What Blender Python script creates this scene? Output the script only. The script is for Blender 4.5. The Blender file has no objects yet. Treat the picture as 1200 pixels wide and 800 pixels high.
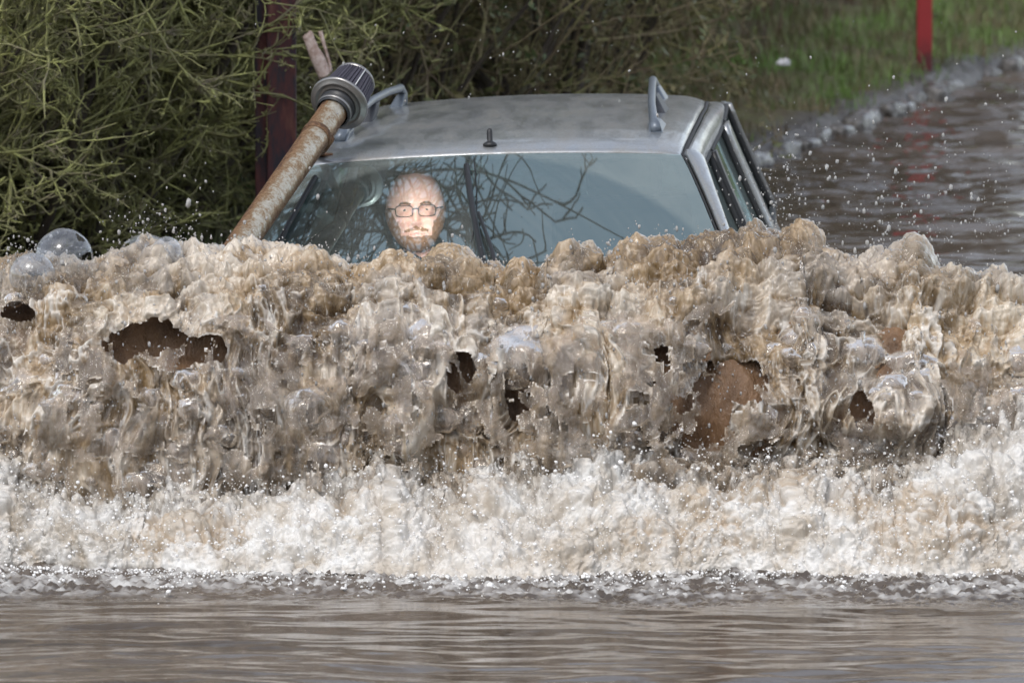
import bpy, bmesh, math, random
import numpy as np
from mathutils import Vector, Matrix
R = math.radians
rng = np.random.default_rng(7)
random.seed(7)
scene = bpy.context.scene
COL = scene.collection

# ------------------------------------------------------------------ camera, world, sun, exposure
CAM_H = 3.4
cam_d = bpy.data.cameras.new('camera')
cam = bpy.data.objects.new('camera', cam_d); COL.objects.link(cam)
cam.location = (0, -25, CAM_H)
cam.rotation_euler = (R(90 - 6.97), 0, 0)
cam_d.sensor_width = 36; cam_d.lens = 277.5
cam_d.clip_start = 0.5; cam_d.clip_end = 2000
cam_d.dof.use_dof = True; cam_d.dof.focus_distance = 23.7; cam_d.dof.aperture_fstop = 7.1
scene.camera = cam

SUN_EL, SUN_AZ = 52, 205          # azimuth measured from +y towards +x
world = bpy.data.worlds.new('World'); scene.world = world; world.use_nodes = True
wt = world.node_tree; wt.nodes.clear()
sky = wt.nodes.new('ShaderNodeTexSky'); sky.sky_type = 'NISHITA'; sky.sun_disc = False
sky.sun_elevation = R(SUN_EL); sky.sun_rotation = R(SUN_AZ)
sky.air_density = 1.0; sky.dust_density = 1.5; sky.ozone_density = 1.0
hs = wt.nodes.new('ShaderNodeHueSaturation'); hs.inputs['Saturation'].default_value = 0.45
bg = wt.nodes.new('ShaderNodeBackground'); bg.inputs['Strength'].default_value = 0.15
wo = wt.nodes.new('ShaderNodeOutputWorld')
wt.links.new(sky.outputs[0], hs.inputs['Color']); wt.links.new(hs.outputs[0], bg.inputs[0]); wt.links.new(bg.outputs[0], wo.inputs[0])
sun_d = bpy.data.lights.new('sun', 'SUN'); sun_d.energy = .7; sun_d.angle = R(10); sun_d.color = (1, .97, .92)
sun = bpy.data.objects.new('sun', sun_d); COL.objects.link(sun)
a, e = R(SUN_AZ), R(SUN_EL)
sdir = Vector((math.sin(a) * math.cos(e), math.cos(a) * math.cos(e), math.sin(e)))
sun.rotation_euler = sdir.to_track_quat('Z', 'Y').to_euler()
scene.view_settings.view_transform = 'Standard'; scene.view_settings.look = 'None'
scene.view_settings.gamma = 1; scene.view_settings.use_curve_mapping = False
scene.view_settings.exposure = 0.88
cy = scene.cycles
cy.use_denoising = True
cy.max_bounces = 10; cy.transmission_bounces = 8; cy.transparent_max_bounces = 16; cy.diffuse_bounces = 3; cy.glossy_bounces = 4
cy.sample_clamp_indirect = 6; cy.caustics_reflective = False; cy.caustics_refractive = False

# ------------------------------------------------------------------ numpy noise
def _h(ix, iy, iz, s):
    with np.errstate(over='ignore'):
        h = ix.astype(np.uint32) * np.uint32(374761393) + iy.astype(np.uint32) * np.uint32(668265263) \
            + iz.astype(np.uint32) * np.uint32(2147483647) + np.uint32((s * 1274126177) & 0xffffffff)
        h = (h ^ (h >> np.uint32(13))) * np.uint32(1274126177)
        h = (h ^ (h >> np.uint32(16))) * np.uint32(2246822519)
        h = h ^ (h >> np.uint32(15))
    return h
def _f(h): return (h & np.uint32(0xffff)).astype(np.float32) / 65535.0
def vnoise(p, s=0):
    p = p.astype(np.float32); i = np.floor(p).astype(np.int32); f = p - i; f = f * f * f * (f * (f * 6 - 15) + 10)
    r = 0
    for dx in (0, 1):
        wx = f[:, 0] if dx else 1 - f[:, 0]
        for dy in (0, 1):
            wy = f[:, 1] if dy else 1 - f[:, 1]
            for dz in (0, 1):
                wz = f[:, 2] if dz else 1 - f[:, 2]
                r = r + wx * wy * wz * _f(_h(i[:, 0] + dx, i[:, 1] + dy, i[:, 2] + dz, s))
    return r * 2 - 1
ROT = np.array([[0.36, 0.48, -0.8], [-0.8, 0.60, 0.0], [0.48, 0.64, 0.6]])
def fbm(p, s=0, o=4, g=.5):
    a, t, r = 1., 0., 0; p = p @ ROT
    for k in range(o):
        r = r + a * vnoise(p * (2.03 ** k) + 17.3 * k, s + k); t += a; a *= g; p = p @ ROT
    return r / t
def worley(p, s=0, second=False):
    p = p.astype(np.float32); i = np.floor(p).astype(np.int32); f = p - i
    d1 = np.full(len(p), 9., np.float32); d2 = d1.copy()
    for dx in (-1, 0, 1):
        for dy in (-1, 0, 1):
            for dz in (-1, 0, 1):
                h = _h(i[:, 0] + dx, i[:, 1] + dy, i[:, 2] + dz, s)
                qx = dx + _f(h) - f[:, 0]
                h2 = h * np.uint32(2654435761) ; qy = dy + _f(h2 >> np.uint32(8)) - f[:, 1]
                h3 = h2 * np.uint32(2246822519) + np.uint32(77); qz = dz + _f(h3 >> np.uint32(12)) - f[:, 2]
                d = qx * qx + qy * qy + qz * qz
                if second: d2 = np.minimum(d2, np.maximum(d1, d))
                d1 = np.minimum(d1, d)
    return (np.sqrt(d1), np.sqrt(d2)) if second else np.sqrt(d1)
def billow(p, s=0):                # round domes with sharp creases
    d = worley(p, s); return 1 - np.minimum(d, 1.1) ** 2
def sstep(a, b, x):
    t = np.clip((x - a) / (b - a), 0, 1); return t * t * (3 - 2 * t)

# ------------------------------------------------------------------ mesh helpers
def mesh_np(name, V, F, mat=None, parent=None, smooth=True, attrs=None):
    V = np.asarray(V, np.float32).reshape(-1, 3); F = np.asarray(F, np.int32); k = F.shape[1]
    me = bpy.data.meshes.new(name)
    me.vertices.add(len(V)); me.vertices.foreach_set('co', V.ravel())
    me.loops.add(F.size); me.loops.foreach_set('vertex_index', F.ravel())
    me.polygons.add(len(F)); me.polygons.foreach_set('loop_start', np.arange(0, F.size, k, dtype=np.int32))
    me.polygons.foreach_set('use_smooth', np.full(len(F), smooth))
    me.update(calc_edges=True)
    for n, a in (attrs or {}).items():
        at = me.attributes.new(n, 'FLOAT', 'POINT'); at.data.foreach_set('value', np.asarray(a, np.float32))
    if mat: me.materials.append(mat)
    o = bpy.data.objects.new(name, me); COL.objects.link(o)
    if parent: o.parent = parent
    return o
def grid_faces(nu, nv, keep=None, closed=False):
    i = np.arange(nu if closed else nu - 1)[:, None]; j = np.arange(nv - 1)[None, :]
    a = i * nv + j; b = ((i + 1) % nu) * nv + j
    F = np.stack([a, b, b + 1, a + 1], -1).reshape(-1, 4)
    if keep is not None: F = F[keep[F].all(1)]
    return F
def grid(name, P, mat, parent=None, keep=None, smooth=True, attrs=None, flip=False, solid=0):
    P = np.asarray(P); nu, nv = P.shape[:2]; F = grid_faces(nu, nv, keep)
    if flip: F = F[:, ::-1]
    o = mesh_np(name, P.reshape(-1, 3), F, mat, parent, smooth, attrs)
    if solid:
        m = o.modifiers.new('s', 'SOLIDIFY'); m.thickness = solid; m.offset = -1
    return o
def tubes(P, rad, sides=5, cap=False):
    """P (N,K,3) polylines, rad (N,K)"""
    P = np.asarray(P, float); N, K = P.shape[:2]; rad = np.broadcast_to(rad, (N, K))
    T = np.gradient(P, axis=1); T /= np.linalg.norm(T, axis=2, keepdims=True) + 1e-9
    M = T.mean(1, keepdims=True); M /= np.linalg.norm(M, axis=2, keepdims=True) + 1e-9
    ref = np.where(np.abs(M[..., 2:3]) > .8, np.array([1., 0, 0]), np.array([0, 0, 1.]))
    A = np.cross(T, np.broadcast_to(ref, T.shape)); A /= np.linalg.norm(A, axis=2, keepdims=True) + 1e-9
    B = np.cross(T, A)
    th = np.arange(sides) * 2 * np.pi / sides
    V = P[:, :, None] + rad[:, :, None, None] * (A[:, :, None] * np.cos(th)[:, None] + B[:, :, None] * np.sin(th)[:, None])
    base = (np.arange(N) * K * sides)[:, None, None]; k = np.arange(K - 1)[None, :, None] * sides; s = np.arange(sides)[None, None]
    s2 = (s + 1) % sides
    F = np.stack([base + k + s, base + k + s2, base + k + sides + s2, base + k + sides + s], -1).reshape(-1, 4)
    V = V.reshape(-1, 3)
    if cap:
        c0 = len(V); ends = np.concatenate([P[:, 0], P[:, -1]]); V = np.concatenate([V, ends])
        s = np.arange(sides); f = []
        for n in range(N):
            b0 = n * K * sides; b1 = b0 + (K - 1) * sides
            for j in range(sides):
                f.append([b0 + (j + 1) % sides, b0 + j, c0 + n, c0 + n]); f.append([b1 + j, b1 + (j + 1) % sides, c0 + N + n, c0 + N + n])
        tri = np.array(f); 
        return V, F, tri[:, :3]
    return V, F
def mesh_poly(name, V, faces, mat=None, parent=None, smooth=False):
    me = bpy.data.meshes.new(name); me.from_pydata([tuple(v) for v in V], [], [tuple(int(i) for i in f) for f in faces])
    me.polygons.foreach_set('use_smooth', [smooth] * len(me.polygons)); me.update()
    if mat: me.materials.append(mat)
    o = bpy.data.objects.new(name, me); COL.objects.link(o)
    if parent: o.parent = parent
    return o
def tube_obj(name, pts, rad, mat, parent=None, sides=12, smooth=True):
    P = np.array([pts], float); rad = np.broadcast_to(np.array(rad, float), (1, P.shape[1]))
    V, F, T = tubes(P, rad, sides, cap=True)
    return mesh_poly(name, V, [list(f) for f in F] + [list(t) for t in T], mat, parent, smooth)
def bevel(o, w=.005, seg=2):
    m = o.modifiers.new('b', 'BEVEL'); m.width = w; m.segments = seg; m.limit_method = 'ANGLE'; return o
def box(name, c, s, mat, parent=None, bev=.01, rot=None):
    bm = bmesh.new(); bmesh.ops.create_cube(bm, size=1)
    for v in bm.verts: v.co = Vector((v.co.x * s[0], v.co.y * s[1], v.co.z * s[2]))
    if rot: bmesh.ops.rotate(bm, verts=bm.verts, matrix=Matrix.Rotation(rot[0], 3, 'X') @ Matrix.Rotation(rot[1], 3, 'Y') @ Matrix.Rotation(rot[2], 3, 'Z'))
    for v in bm.verts: v.co += Vector(c)
    me = bpy.data.meshes.new(name); bm.to_mesh(me); bm.free(); me.materials.append(mat)
    o = bpy.data.objects.new(name, me); COL.objects.link(o)
    if parent: o.parent = parent
    if bev: bevel(o, bev)
    return o
def lathe(name, prof, mat, parent=None, n=48, origin=(0, 0, 0), axis=(0, 0, 1), smooth=True, rfun=None):
    prof = np.array(prof, float); th = np.arange(n) * 2 * np.pi / n
    ax = np.array(axis, float); ax /= np.linalg.norm(ax)
    ref = np.array([1., 0, 0]) if abs(ax[0]) < .8 else np.array([0, 1., 0])
    A = np.cross(ax, ref); A /= np.linalg.norm(A); B = np.cross(ax, A)
    r = prof[None, :, 0] * (rfun(th)[:, None] if rfun else 1)
    V = np.array(origin) + r[..., None] * (np.cos(th)[:, None, None] * A + np.sin(th)[:, None, None] * B) + prof[None, :, 1, None] * ax
    F = grid_faces(n, len(prof), closed=True)
    o = mesh_np(name, V.reshape(-1, 3), F, mat, parent, smooth); return o
def empty(name, loc=(0, 0, 0), rot=(0, 0, 0)):
    o = bpy.data.objects.new(name, None); COL.objects.link(o); o.location = loc; o.rotation_euler = rot; return o
def tag(o, label=None, cat=None, group=None, kind=None):
    if label: o['label'] = label
    if cat: o['category'] = cat
    if group: o['group'] = group
    if kind: o['kind'] = kind
    return o

# ------------------------------------------------------------------ materials
def mat(name, base=(.5, .5, .5), rough=.5, metal=0., **kw):
    m = bpy.data.materials.new(name); m.use_nodes = True
    b = m.node_tree.nodes['Principled BSDF']
    b.inputs['Base Color'].default_value = (*base, 1); b.inputs['Roughness'].default_value = rough; b.inputs['Metallic'].default_value = metal
    for k, v in kw.items(): b.inputs[k.replace('_', ' ')].default_value = v
    return m
class NT:
    def __init__(s, m): s.t = m.node_tree; s.b = s.t.nodes.get('Principled BSDF'); s.o = s.t.nodes.get('Material Output')
    def n(s, ty, ins=None, **kw):
        nd = s.t.nodes.new('ShaderNode' + ty)
        for k, v in kw.items(): setattr(nd, k, v)
        for k, v in (ins or {}).items():
            if isinstance(v, tuple) and len(v) == 2 and hasattr(v[0], 'outputs'): s.t.links.new(v[0].outputs[v[1]], nd.inputs[k])
            elif hasattr(v, 'outputs'): s.t.links.new(v.outputs[0], nd.inputs[k])
            else: nd.inputs[k].default_value = v
        return nd
    def coord(s, scale=(1, 1, 1), kind='Object'):
        c = s.n('TexCoord'); return s.n('Mapping', {'Vector': (c, kind), 'Scale': scale})
    def noise(s, vec, scale, detail=4, rough=.5, dist=0.):
        return s.n('TexNoise', {'Vector': vec, 'Scale': scale, 'Detail': detail, 'Roughness': rough, 'Distortion': dist})
    def ramp(s, fac, stops):
        r = s.n('ValToRGB', {'Fac': fac}); el = r.color_ramp.elements
        while len(el) < len(stops): el.new(.5)
        for e_, (p, c) in zip(el, stops): e_.position = p; e_.color = (*c, 1) if len(c) == 3 else c
        return r
    def mix(s, fac, a, b):
        m = s.n('Mix', data_type='RGBA')
        for i, v in ((0, fac), (6, a), (7, b)):
            if hasattr(v, 'outputs'): s.t.links.new(v.outputs[0], m.inputs[i])
            elif isinstance(v, tuple) and len(v) == 2 and hasattr(v[0], 'outputs'): s.t.links.new(v[0].outputs[v[1]], m.inputs[i])
            else: m.inputs[i].default_value = (*v, 1) if isinstance(v, tuple) and len(v) == 3 else v
        return MixOut(m)
    def math(s, op, a, b=0., clamp=False):
        m = s.n('Math', operation=op, use_clamp=clamp)
        for i, v in ((0, a), (1, b)):
            if hasattr(v, 'outputs'): s.t.links.new(v.outputs[0], m.inputs[i])
            else: m.inputs[i].default_value = v
        return m
    def attr(s, name):
        nd = s.n('Attribute'); nd.attribute_name = name
        return SelOut(nd, 2)
    def set(s, **kw):
        for k, v in kw.items():
            k = k.replace('_', ' ')
            if hasattr(v, 'outputs'): s.t.links.new(v.outputs[0], s.b.inputs[k])
            else: s.b.inputs[k].default_value = v
    def bump(s, h, strength=.5, dist=.01, normal=None):
        ins = {'Height': h, 'Strength': strength, 'Distance': dist}
        if normal: ins['Normal'] = normal
        return s.n('Bump', ins)
class SelOut:
    def __init__(s, nd, i): s.outputs = [nd.outputs[i]]
def MixOut(m): return SelOut(m, 2)

# flood water
M = {}
m = M['water'] = mat('flood water', (.16, .115, .08), .045); n = NT(m)
v = n.coord((1, 2.6, 1)); ns = n.noise(v, 9, 5, .6); v2 = n.coord((1, 2.2, 1)); big = n.noise(v2, .9, 3)
wc = n.ramp(big, [(.35, (.065, .050, .038)), (.65, (.11, .086, .066))]); n.set(Base_Color=n.mix(n.attr('churn'), wc, (.52, .50, .47)))
bs_ = n.math('MULTIPLY_ADD', n.attr('churn'), .5); bs_.inputs[2].default_value = .10
n.set(Normal=n.bump(ns, bs_, .010), IOR=1.45, Specular_IOR_Level=.6)
# bow wave (attributes: clear, foam, tone)
m = M['wave'] = mat('muddy splash water', (.4, .3, .2), .2); n = NT(m)
c = n.coord((1, 1, .16)); c1 = n.coord((1, 1, .6))
st = n.noise(c, 34, 6, .65, 1.0); fine = n.noise(c1, 150, 4, .7); mid = n.noise(c1, 38, 5, .65, .8)
stw = n.noise(c, 85, 5, .7, .8)
tone = n.math('ADD', n.math('ADD', n.math('MULTIPLY', st, .35), n.math('MULTIPLY', mid, .4)), n.math('MULTIPLY', n.attr('tone'), .40))
colr = n.ramp(tone, [(.36, (.05, .028, .013)), (.50, (.175, .112, .050)), (.62, (.34, .24, .135)), (.78, (.56, .475, .365))])
fmask = n.math('ADD', n.attr('foam'), n.ramp(stw, [(.60, (0, 0, 0)), (.71, (.7, .7, .7))]), clamp=True)
colr = n.mix(fmask, colr, (.80, .77, .715))
bmp = n.bump(n.math('ADD', n.math('MULTIPLY', n.math('ADD', st, mid), .5), n.math('MULTIPLY', fine, .12)), .55, .014)
n.set(Base_Color=colr, IOR=1.33, Specular_IOR_Level=.9, Coat_Weight=.5, Coat_Roughness=.06, Coat_IOR=1.33, Normal=bmp)
n.set(Roughness=n.math('MULTIPLY', fine, .14))
cl = n.math('MULTIPLY', n.attr('clear'), n.math('SUBTRACT', 1.0, n.math('MULTIPLY', fmask, .8)), clamp=True)
fr = n.n('Fresnel', {'IOR': 1.45, 'Normal': n.bump(n.math('ADD', mid, n.math('MULTIPLY', fine, .2)), .45, .012)})
trn = n.n('BsdfTransparent', {'Color': (.93, .88, .83, 1)}); rfr = n.n('BsdfRefraction', {'Color': (.9, .86, .82, 1), 'Roughness': .04, 'IOR': 1.2, 'Normal': bmp})
gls = n.n('BsdfGlossy', {'Color': (1, 1, 1, 1), 'Roughness': .05, 'Normal': n.bump(n.math('ADD', mid, n.math('MULTIPLY', st, .8)), .7, .014)})
thr = n.n('MixShader', {'Fac': .45, 1: trn, 2: rfr})
film = n.n('MixShader', {'Fac': n.math('MULTIPLY', fr, 1.9, clamp=True), 1: thr, 2: gls})
allm = n.n('MixShader', {'Fac': n.math('MULTIPLY', cl, .92), 1: SelOut(n.b, 0), 2: film})
n.t.links.new(allm.outputs[0], n.o.inputs[0])
m = M['core'] = mat('brown water inside wave', (.12, .065, .03), .12); n = NT(m)
c = n.coord((1, 1, .4)); st = n.noise(c, 9, 5, .6, .6)
n.set(Base_Color=n.ramp(st, [(.35, (.10, .055, .028)), (.7, (.27, .16, .09))]), IOR=1.33, Normal=n.bump(n.noise(n.coord((1, 1, .4)), 34, 5, .65), .8, .02))
m = M['foam'] = mat('white water foam', (.78, .75, .71), .45); n = NT(m)
c = n.coord(); nz = n.noise(c, 9, 5, .6); fz = n.noise(c, 240, 3, .7); vz = n.n('TexVoronoi', {'Vector': c, 'Scale': 170.})
n.set(Base_Color=n.mix(n.attr('brown'), n.ramp(nz, [(.38, (.46, .405, .335)), (.60, (.67, .65, .615))]), (.42, .335, .245)))
n.set(Normal=n.bump(n.math('ADD', fz, n.math('MULTIPLY', vz, .5)), .35, .005), Roughness=.28)
thn = n.math('MULTIPLY', n.attr('thin'), n.ramp(n.noise(n.coord((1, 1, .5)), 30, 5, .7), [(.40, (0, 0, 0)), (.60, (1, 1, 1))]), clamp=True)
sh_ = n.n('MixShader', {'Fac': thn, 1: SelOut(n.b, 0), 2: n.n('BsdfTransparent', {'Color': (.97, .95, .92, 1)})}); n.t.links.new(sh_.outputs[0], n.o.inputs[0])
m = M['drop'] = mat('water droplets', (.62, .60, .57), .08, Transmission_Weight=.5, IOR=1.33)
m = M['drop_foam'] = mat('foam specks', (.82, .8, .77), .3)
# bubbles: thin films
m = M['bubble'] = mat('bubble film', (.8, .8, .85), .03); n = NT(m)
lw = n.n('LayerWeight', {'Blend': .35}); tr = n.n('BsdfTransparent', {'Color': (.93, .95, .97, 1)}); gl = n.n('BsdfGlossy', {'Roughness': .16, 'Color': (.95, .97, 1, 1)})
df = n.n('BsdfDiffuse', {'Color': (.72, .74, .78, 1)})
sw = n.noise(n.coord((1, 1, 2.5)), 14, 4, .5, 1.5)
m1 = n.n('MixShader', {'Fac': n.math('ADD', n.math('MULTIPLY', SelOut(lw, 1), .45), .02, clamp=True), 1: tr, 2: gl})
m2 = n.n('MixShader', {'Fac': n.math('MULTIPLY', n.ramp(sw, [(.4, (.06,) * 3), (.7, (.3,) * 3)]), n.math('ADD', SelOut(lw, 1), .3), clamp=True), 1: m1, 2: df})
n.t.links.new(m2.outputs[0], n.o.inputs[0])
m = M['film'] = mat('smooth water film', (.5, .45, .42), .05); n = NT(m)
sw = n.noise(n.coord((1, 1, .6)), 40, 4, .6, 1.0); bm_ = n.bump(sw, .35, .010)
fr = n.n('Fresnel', {'IOR': 1.45, 'Normal': bm_}); tr = n.n('BsdfTransparent', {'Color': (.84, .82, .80, 1)}); gl = n.n('BsdfGlossy', {'Roughness': .06, 'Color': (1, .96, .90, 1), 'Normal': bm_})
df = n.n('BsdfDiffuse', {'Color': (.50, .42, .35, 1)})
m1 = n.n('MixShader', {'Fac': n.math('MULTIPLY', fr, 2.0, clamp=True), 1: tr, 2: gl})
m2 = n.n('MixShader', {'Fac': n.ramp(n.noise(n.coord((1, 1, .3)), 22, 5, .6, .6), [(.45, (.03,) * 3), (.68, (.5,) * 3)]), 1: m1, 2: df})
n.t.links.new(m2.outputs[0], n.o.inputs[0])
# ground
m = M['ground'] = mat('bank soil and grass', (.06, .05, .03), .9); n = NT(m)
c = n.coord(); a_ = n.noise(c, 1.6, 6, .6); b_ = n.noise(c, 22, 5, .7)
col = n.ramp(n.math('ADD', n.math('MULTIPLY', a_, .6), n.math('MULTIPLY', b_, .4)), [(.38, (.085, .06, .038)), (.5, (.10, .095, .04)), (.62, (.11, .15, .045))])
col = n.mix(n.attr('mud'), col, n.ramp(b_, [(.4, (.035, .03, .026)), (.6, (.10, .082, .066))]))
n.set(Base_Color=col, Normal=n.bump(b_, .8, .03)); n.set(Roughness=n.math('SUBTRACT', .95, n.math('MULTIPLY', n.attr('mud'), .6)))
m = M['grass'] = mat('grass', (.08, .12, .03), .6); n = NT(m)
n.set(Base_Color=n.ramp(n.noise(n.coord(), 2.2, 4, .6), [(.38, (.17, .13, .07)), (.5, (.11, .13, .045)), (.62, (.15, .26, .055))]))
def bark(name, c0, c1, c2):
    m = mat(name, c0, .85); n = NT(m)
    nz = n.noise(n.coord(), 7, 5, .65); f2 = n.noise(n.coord(), 60, 4, .6)
    n.set(Base_Color=n.ramp(n.math('ADD', n.math('MULTIPLY', nz, .65), n.math('MULTIPLY', f2, .35)), [(.38, c0), (.5, c1), (.6, c2)]), Normal=n.bump(f2, .7, .006))
    return m
M['moss'] = bark('mossy twigs', (.17, .145, .10), (.21, .21, .085), (.33, .34, .12))
M['moss_dark'] = bark('mossy branches', (.05, .036, .028), (.07, .06, .03), (.10, .12, .035))
M['twig_brown'] = bark('brown winter twigs', (.14, .10, .07), (.22, .18, .10), (.27, .27, .11))
M['twig_grey'] = bark('grey brown twigs', (.13, .09, .075), (.19, .145, .11), (.24, .21, .15))
M['bark'] = bark('dark bark', (.035, .026, .02), (.06, .048, .035), (.08, .075, .04))
m = M['leaf'] = mat('hedge leaves', (.05, .07, .02), .5); n = NT(m)
n.set(Base_Color=n.ramp(n.noise(n.coord(), 5, 3), [(.35, (.06, .085, .03)), (.5, (.11, .12, .04)), (.65, (.17, .14, .06))]))
M['dead'] = bark('dead brown leaves', (.07, .04, .022), (.11, .07, .04), (.14, .10, .06))

# ------------------------------------------------------------------ terrain and water
EDGE = np.array([(-60, -25), (-30, -7), (-6, 1.0), (-2.4, 2.1), (-1.0, 3.1), (0, 5.2), (1.0, 8.9), (2.3, 13.5), (4.6, 20), (9, 30), (18, 60), (40, 160), (60, 600)], float)
EDGE2 = np.array([(30, -60), (7.5, -12), (6.5, 0), (8, 10), (12, 22), (22, 45), (45, 100), (90, 500)], float)
def sdist(x, y, E, side):
    best = np.full(x.shape, 1e9); sg = np.zeros(x.shape)
    for (ax, ay), (bx, by) in zip(E[:-1], E[1:]):
        dx, dy = bx - ax, by - ay; t = np.clip(((x - ax) * dx + (y - ay) * dy) / (dx * dx + dy * dy), 0, 1)
        qx, qy = x - ax - t * dx, y - ay - t * dy; d = qx * qx + qy * qy
        cr = dx * (y - ay) - dy * (x - ax); u = d < best
        best = np.where(u, d, best); sg = np.where(u, np.sign(cr), sg)
    return np.sqrt(best) * sg * side
def ground_z(x, y):
    x = np.asarray(x, float); y = np.asarray(y, float)
    d = np.maximum(sdist(x, y, EDGE, 1), sdist(x, y, EDGE2, -1))
    z = np.interp(d, [-2.2, -.5, -.10, .0, .08, .3, .7, 2.5, 6, 20, 120], [-.52, -.42, -.12, .02, .075, .10, .13, .33, .8, 1.6, 4.0])
    p = np.stack([x.ravel(), y.ravel(), np.zeros(x.size)], 1)
    nz = fbm(p * 1.7, 3, 4).reshape(x.shape) * .05 * sstep(-.3, .8, d) + fbm(p * 9, 5, 3).reshape(x.shape) * .03 * sstep(-.4, -.05, d) * sstep(2.5, .3, d)
    return z + nz, d
def axis_pts(segs):
    return np.unique(np.concatenate([np.linspace(a, b, n_) for a, b, n_ in segs]))
gx = axis_pts([(-700, -60, 20), (-60, -8, 40), (-8, -3.5, 40), (-3.5, 4.5, 300), (4.5, 14, 60), (14, 60, 30), (60, 700, 20)])
gy = axis_pts([(-300, -30, 12), (-30, -2, 40), (-2, 20, 420), (20, 60, 60), (60, 900, 30)])
X, Y = np.meshgrid(gx, gy, indexing='ij'); Z, D = ground_z(X, Y)
mud = sstep(.24, .04, D + .12 * fbm(np.stack([X.ravel(), Y.ravel(), 0 * X.ravel()], 1) * 3, 9, 3).reshape(X.shape))
g = grid('ground', np.stack([X, Y, Z], -1), M['ground'], attrs={'mud': mud.ravel()}); tag(g, 'grassy verge and muddy lane bed under and beside the flood', kind='structure')

wx = axis_pts([(-700, -40, 12), (-40, -6, 30), (-6, -2, 80), (-2, 2, 520), (2, 6, 120), (6, 60, 50), (60, 700, 12)])
wy = axis_pts([(-300, -30, 10), (-30, -8, 60), (-8, -5, 100), (-5, -2.3, 420), (-2.3, 5, 150), (5, 18, 420), (18, 80, 60), (80, 900, 16)])
X, Y = np.meshgrid(wx, wy, indexing='ij'); p = np.stack([X.ravel(), Y.ravel(), 0 * X.ravel()], 1)
wob = p.copy(); wob[:, 1] += .10 * vnoise(p * 1.1, 40)
rip = .0090 * fbm(wob * np.array([3.4, 12.0, 1]), 31, 2, .35) + .0012 * fbm(wob * np.array([8., 30., 1]), 35, 3)
near = sstep(-3.25, -2.8, p[:, 1] + .18 * vnoise(p * 2.5, 44)) * sstep(-1.5, -2.3, p[:, 1])
rip = rip * (1 - .6 * near) + near * (.014 * (billow(p * np.array([16, 26, 1]), 45) - .35) + .020 * fbm(p * np.array([55, 70, 1]), 46, 2))
# turbulent, lighter run of water in the far lane beside the kerb
_, Dw = ground_z(X, Y); Dw = Dw.ravel()
turb = sstep(-2.6, -.3, Dw) * sstep(4., 8., p[:, 1]) + .5 * sstep(12, 16, p[:, 1])
rip = rip * np.where(p[:, 1] > 4, 1.7, 1.) + .014 * turb * (billow(p * np.array([3.2, 4.5, 1]), 61) - .5) + .016 * turb * fbm(p * np.array([8, 11, 1]), 66, 3) - .008
fall = sstep(60, 25, np.abs(p[:, 1])) * sstep(40, 12, np.abs(p[:, 0]))
w = grid('flood_water', np.stack([p[:, 0], p[:, 1], rip * fall], 1).reshape(*X.shape, 3), M['water'], attrs={'churn': near * (.30 + 1.5 * fbm(p * np.array([24, 30, 1]), 49, 3))})
tag(w, 'rippled brown flood water covering the lane', kind='structure')

# ------------------------------------------------------------------ bow wave
FPX = 9250.0
def at(px, py, Y):                 # world point at depth Y read off a measured direction
    d = Y + 25; ang = R(6.97) - math.atan((400 - py) / FPX)
    return np.array([(px - 600) / FPX * d / math.cos(R(6.97)) * 0.9995, Y, CAM_H - d * math.tan(ang)])
SK = [(-1200, 520), (-700, 430), (-350, 340), (-120, 318), (0, 306), (60, 300), (100, 292), (140, 285), (185, 277), (215, 285), (250, 279), (300, 283), (345, 282), (385, 296), (410, 306), (435, 296), (458, 284), (485, 290), (515, 282), (548, 292), (575, 312), (600, 304), (645, 298), (668, 276), (688, 272), (712, 288), (755, 276), (800, 278), (845, 272), (885, 270), (915, 266), (938, 252), (956, 266), (975, 286), (1005, 296), (1040, 288), (1072, 272), (1092, 286), (1120, 300), (1160, 312), (1200, 318), (1400, 335), (1700, 390), (2200, 520)]
skx = np.array([at(a, b, -1.85)[0] for a, b in SK]); skz = np.array([at(a, b, -1.85)[2] for a, b in SK])
FR = [(-1200, 640), (-300, 590), (0, 556), (60, 590), (150, 600), (250, 602), (330, 585), (400, 578), (480, 588), (550, 582), (650, 560), (720, 545), (760, 548), (830, 560), (900, 548), (925, 535), (960, 565), (1050, 568), (1100, 545), (1150, 520), (1200, 500), (1350, 500), (1700, 560), (2200, 640)]
frx = np.array([at(a, b, -2.3)[0] for a, b in FR]); frz = np.array([max(.03, at(a, b, -2.3)[2]) for a, b in FR])
SKM = -.058
ux = axis_pts([(-4.2, -1.75, 200), (-1.75, 1.75, 1150), (1.75, 4.2, 200)])
prof = np.array([  # t, y, z factor of crest C (blend with foam height F)
    (0.00, -2.20, .00), (.06, -2.22, .10), (.16, -2.24, .26), (.30, -2.23, .48), (.42, -2.17, .68), (.52, -2.08, .84), (.60, -1.97, .945), (.67, -1.84, 1.0), (.74, -1.68, .97), (.82, -1.42, .84), (.91, -1.0, .64), (1.0, -.55, .44)])
tt = np.linspace(0, 1, 640)
yy = np.interp(tt, prof[:, 0], prof[:, 1]); zz = np.interp(tt, prof[:, 0], prof[:, 2])
ker = np.ones(41) / 41
ys = np.convolve(np.pad(yy, 20, 'edge'), ker, 'valid'); zs = np.convolve(np.pad(zz, 20, 'edge'), ker, 'valid')
Cx = np.interp(ux, skx, skz) + SKM
U, T = np.meshgrid(ux, tt, indexing='ij')
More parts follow.
